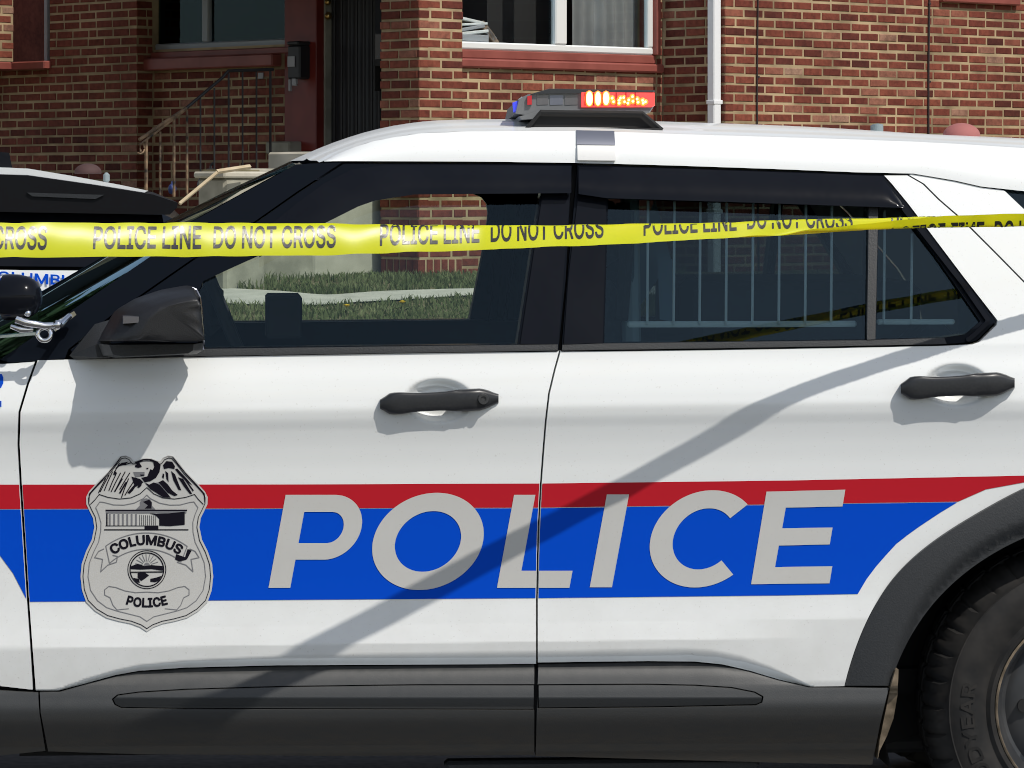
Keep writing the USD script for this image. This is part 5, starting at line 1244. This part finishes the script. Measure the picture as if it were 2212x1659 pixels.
def tape_pt(x, v, off=0.0):
    """x photo column, v across the tape from -0.5 (lower edge) to 0.5"""
    x, v = np.broadcast_arrays(np.asarray(x, float), np.asarray(v, float))
    x0 = np.clip(x, -470, 2600)
    ph, th, bd, vb, v2 = np.radians(fph(x0)), np.radians(fth(x0)), np.radians(fbd(x0)), fvb(x0), fv2(x0)
    ph = ph + .06 * np.sin(x / 83.0) * np.sin(x / 31.0 + 1) + .03 * np.sin(x / 17.0)
    K = 48; T = np.linspace(-.5, .5, K + 1)
    fold = lambda q: bd[..., None] / (1 + np.exp(-(q - vb[..., None]) / .035)) + np.radians(148) * (1 - 1 / (1 + np.exp(-np.clip((q - v2[..., None]) / .03, -40, 40))))
    ang = ph[..., None] + th[..., None] * T + fold(T)
    cy = np.concatenate([np.zeros_like(ang[..., :1]), np.cumsum((np.sin(ang[..., 1:]) + np.sin(ang[..., :-1])) / 2 / K, -1)], -1) * .076
    cz = np.concatenate([np.zeros_like(ang[..., :1]), np.cumsum((np.cos(ang[..., 1:]) + np.cos(ang[..., :-1])) / 2 / K, -1)], -1) * .076
    mid = (cz.max(-1) + cz.min(-1)) / 2; midy = cy.mean(-1)
    i = np.clip(((v + .5) * K).astype(int), 0, K - 1); fr_ = (v + .5) * K - i
    pick = lambda A_: np.take_along_axis(A_, i[..., None], -1)[..., 0] * (1 - fr_) + np.take_along_axis(A_, (i + 1)[..., None], -1)[..., 0] * fr_
    a_ = pick(ang)
    oy, oz = pick(cy) - midy - np.cos(a_) * off, pick(cz) - mid + np.sin(a_) * off
    Y = tape_Y(x); z = HC - (tape_y(x) - HY) / FPX * Y
    return np.stack([(x - CX) / FPX * Y, Y + oy, z + oz], -1)
xs_ = np.arange(-460, 2601, 10.0); vs_ = np.linspace(-.5, .5, 33)
G = tape_pt(xs_[:, None], vs_[None, :]); nx, nvv = G.shape[:2]
f = []
for i in range(nx-1):
    for j in range(nvv-1): f += [[i*nvv+j, (i+1)*nvv+j, (i+1)*nvv+j+1], [i*nvv+j, (i+1)*nvv+j+1, i*nvv+j+1]]
to = tape_pt(900, 0.0)
tape = thing('police_tape', 'yellow police line tape stretched and twisting in front of the white car', 'tape', to)
obj('ribbon', trimesh.Trimesh(G.reshape(-1, 3) - to, np.array(f), process=False), 'tape', tape, smooth=True)
words = ['POLICE LINE', 'DO NOT CROSS']
def tape_words(x0, x1, v0, v1):
    g1, g2 = text_poly('POLICE LINE', 1.0, True), text_poly('DO NOT CROSS', 1.0, True)
    b1, b2 = g1.bounds, g2.bounds
    L = x1 - x0; l1, l2 = L * .445, L * .50
    V = []
    for g, b, xa, ll in ((g1, b1, x0, l1), (g2, b2, x0 + L*.495, L*.505)):
        T = grid_fill(g, (.5, .22))
        X = xa + (T[..., 0] - b[0]) / (b[2] - b[0]) * ll; Vv = np.clip(v0 + T[..., 1] * (v1 - v0), -.5, .5)
        for off in (.0006, -.0006):
            q = tape_pt(X, Vv, off); V.append(q.reshape(-1, 3) - to)
    V = np.concatenate(V)
    obj('lettering', trimesh.Trimesh(V, np.arange(len(V)).reshape(-1, 3), process=False), 'tape_ink', tape)
for x0, x1 in ((-418, 102), (202, 726), (821, 1304), (1390, 1842), (1925, 2375)):
    tape_words(x0, x1, -.27, .36)

# ------------------------------------------------------------------ the second police car, seen from behind at the left
Y2, X2 = 13.2, -1.985
TH2 = math.radians(4.5)
p2 = thing('police_car', 'police car behind at the left edge, its black roof spoiler and rear window towards us', 'police car', (X2, Y2 + 2.4, -0.045), TH2)
R2 = np.array([[math.cos(TH2), -math.sin(TH2), 0], [math.sin(TH2), math.cos(TH2), 0], [0, 0, 1]])
def c2(x, y, Y):
    """photo point at depth Y -> second car's own coordinates"""
    w_ = np.array([(x - CX)/FPX*Y, Y, HC - (y - HY)/FPX*Y]); return R2.T @ (w_ - np.array([X2, Y2 + 2.4, -.045]))
def body2(secs, n=24, e=3.2, **k):
    """loft of rounded-box cross sections: (y, half width low, half width top, z low, z top)"""
    v = []
    for y, wl, wt, zl, zh in secs:
        for t in np.linspace(0, 2*np.pi, n, endpoint=False):
            ca, sa = math.cos(t), math.sin(t); px = np.sign(ca)*abs(ca)**(2/e); pz = np.sign(sa)*abs(sa)**(2/e)
            z = (zl+zh)/2 + (zh-zl)/2*pz; w_ = wl + (wt - wl) * np.clip((z - zl)/(zh - zl), 0, 1)
            v.append([w_*px, y, z])
    f = []; m = len(secs)
    for i in range(m-1):
        for j in range(n):
            q = (j+1) % n; f += [[i*n+j, i*n+q, (i+1)*n+q], [i*n+j, (i+1)*n+q, (i+1)*n+j]]
    for o in (0, (m-1)*n):
        for j in range(1, n-1): f.append([o, o+j, o+j+1])
    me = trimesh.Trimesh(np.array(v), np.array(f), process=False); me.fix_normals(); return me
obj('body', body2([(-2.50, .93, .90, .42, 1.02), (-2.44, .98, .95, .34, 1.16), (-1.6, 1.0, .96, .28, 1.17), (1.0, 1.0, .96, .28, 1.14), (1.7, .99, .94, .28, 1.05), (2.35, .93, .88, .32, .96), (2.5, .82, .78, .40, .86)]), 'white_paint', p2, smooth=45)
obj('cabin', body2([(-2.28, .86, .72, 1.05, 1.50), (-2.15, .88, .72, 1.05, 1.60), (-1.5, .90, .70, 1.05, 1.64), (.3, .90, .68, 1.05, 1.62), (.75, .90, .66, 1.02, 1.48), (1.35, .90, .74, 1.0, 1.12)]), 'gloss_black', p2, smooth=45)
obj('roof', body2([(-2.2, .62, .50, 1.54, 1.605), (-1.9, .62, .50, 1.54, 1.622), (-1.0, .60, .48, 1.55, 1.640), (.1, .58, .48, 1.54, 1.632), (.55, .56, .46, 1.50, 1.55)], e=2.2), 'white_paint', p2, smooth=45)
sp2 = [c2(x, y, Y2 - .12) for x, y in ((-330, 384), (-100, 374), (60, 379), (200, 399), (330, 420), (384, 438), (383, 448), (366, 464), (200, 457), (0, 446), (-330, 452))]
sp3 = [c2(x, y, Y2 + .25) for x, y in ((-330, 378), (-100, 370), (60, 375), (200, 395), (330, 415), (372, 432), (365, 455), (0, 440), (-330, 450))]
sp_ = obj('spoiler', hull(np.array(sp2 + sp3)), 'spoiler_black', p2, smooth=20, label='black roof spoiler over the rear window')
obj('roof_edge', [hull([c2(x, y, Y2 + Yo) for x, y in ((-330, 371), (-60, 359), (60, 364), (150, 379), (258, 399), (320, 412), (300, 422), (60, 405), (-330, 405)) for Yo in (-.02, .5)])], 'white_paint', p2, smooth=20)
obj('brake_light', hull([c2(x, y, Yq) for x, y in ((58, 416), (225, 421), (206, 430), (70, 424)) for Yq in (Y2 - .127, Y2 - .10)]), 'trim_plastic', sp_)
obj('rear_window', hull([c2(x, y, Y2 - .05 + dy) for x, y, dy in ((-330, 452, 0), (350, 464, 0), (372, 578, -.09), (-330, 572, -.09), (-330, 452, .03), (350, 464, .03), (372, 578, .0), (-330, 572, .0))]), 'visor_black', p2)
tg = obj('tailgate', hull([c2(x, y, Y2 - .16 + dy) for x, y, dy in ((-330, 580, 0), (362, 586, 0), (372, 760, -.06), (-330, 760, -.06), (-330, 580, .05), (362, 586, .05), (372, 760, .04), (-330, 760, .04))]), 'white_paint', p2)
g = text_poly('COLUMBUS', 21.0, True); b = g.bounds; T = grid_fill(g, 6.0)
X = 75 + (T[..., 0] - (b[0]+b[2])/2) / (b[2]-b[0]) * 215; Yv = 612 - T[..., 1] + (X - 75) * .06
vv = np.array([c2(x, y, Y2 - .164 - .06 * (y - 580)/180 - .003) for x, y in np.stack([X, Yv], -1).reshape(-1, 2)])
obj('lettering', trimesh.Trimesh(vv, np.arange(len(vv)).reshape(-1, 3), process=False), 'decal_blue', tg)
for s_ in (-1, 1): obj('tail_lamp', rbox((s_*.86, -2.47, 1.02), (.20, .08, .16), .03), 'lens_red_dim', p2)
obj('rear_bumper', rbox((0, -2.50, .52), (1.84, .18, .26), .06), 'trim_plastic', p2)
for s_ in (-1, 1):
    for yy2 in (-1.55, 1.48):
        ty = trimesh.creation.torus(.29, .09, 40, 14); ty.apply_transform(trimesh.transformations.rotation_matrix(math.pi/2, [0, 1, 0])); ty.vertices[:, 0] *= 1.25; ty.apply_translation((s_*.84, yy2, .38))
        wg = part_group('wheel', p2); obj('tyre', ty, 'rubber', wg, smooth=50)
        obj('rim', trimesh.creation.cylinder(.22, .16, sections=32).apply_transform(trimesh.transformations.rotation_matrix(math.pi/2, [0, 1, 0])).apply_translation((s_*.86, yy2, .38)), 'steel_black', wg)
m = trimesh.creation.icosphere(3, 1.0); m.vertices *= [.046, .046, .030]; m.vertices[:, 2] = np.maximum(m.vertices[:, 2], -.006); m.apply_translation(c2(190, 372, Y2 + .45)); obj('dome_aerial', m, 'dome_dull', p2, smooth=50)
obj('aerial_base', rbox(c2(230, 384, Y2 + .4), (.022, .03, .036), .008), 'puck_grey', p2)
obj('shark_fin', hull([c2(x, y, Y2 + Yo) for x, y in ((-60, 365), (27, 365), (20, 330), (0, 328)) for Yo in (.30, .36)]), 'visor_black', p2)
print('prims', sum(1 for _ in stage.Traverse()))
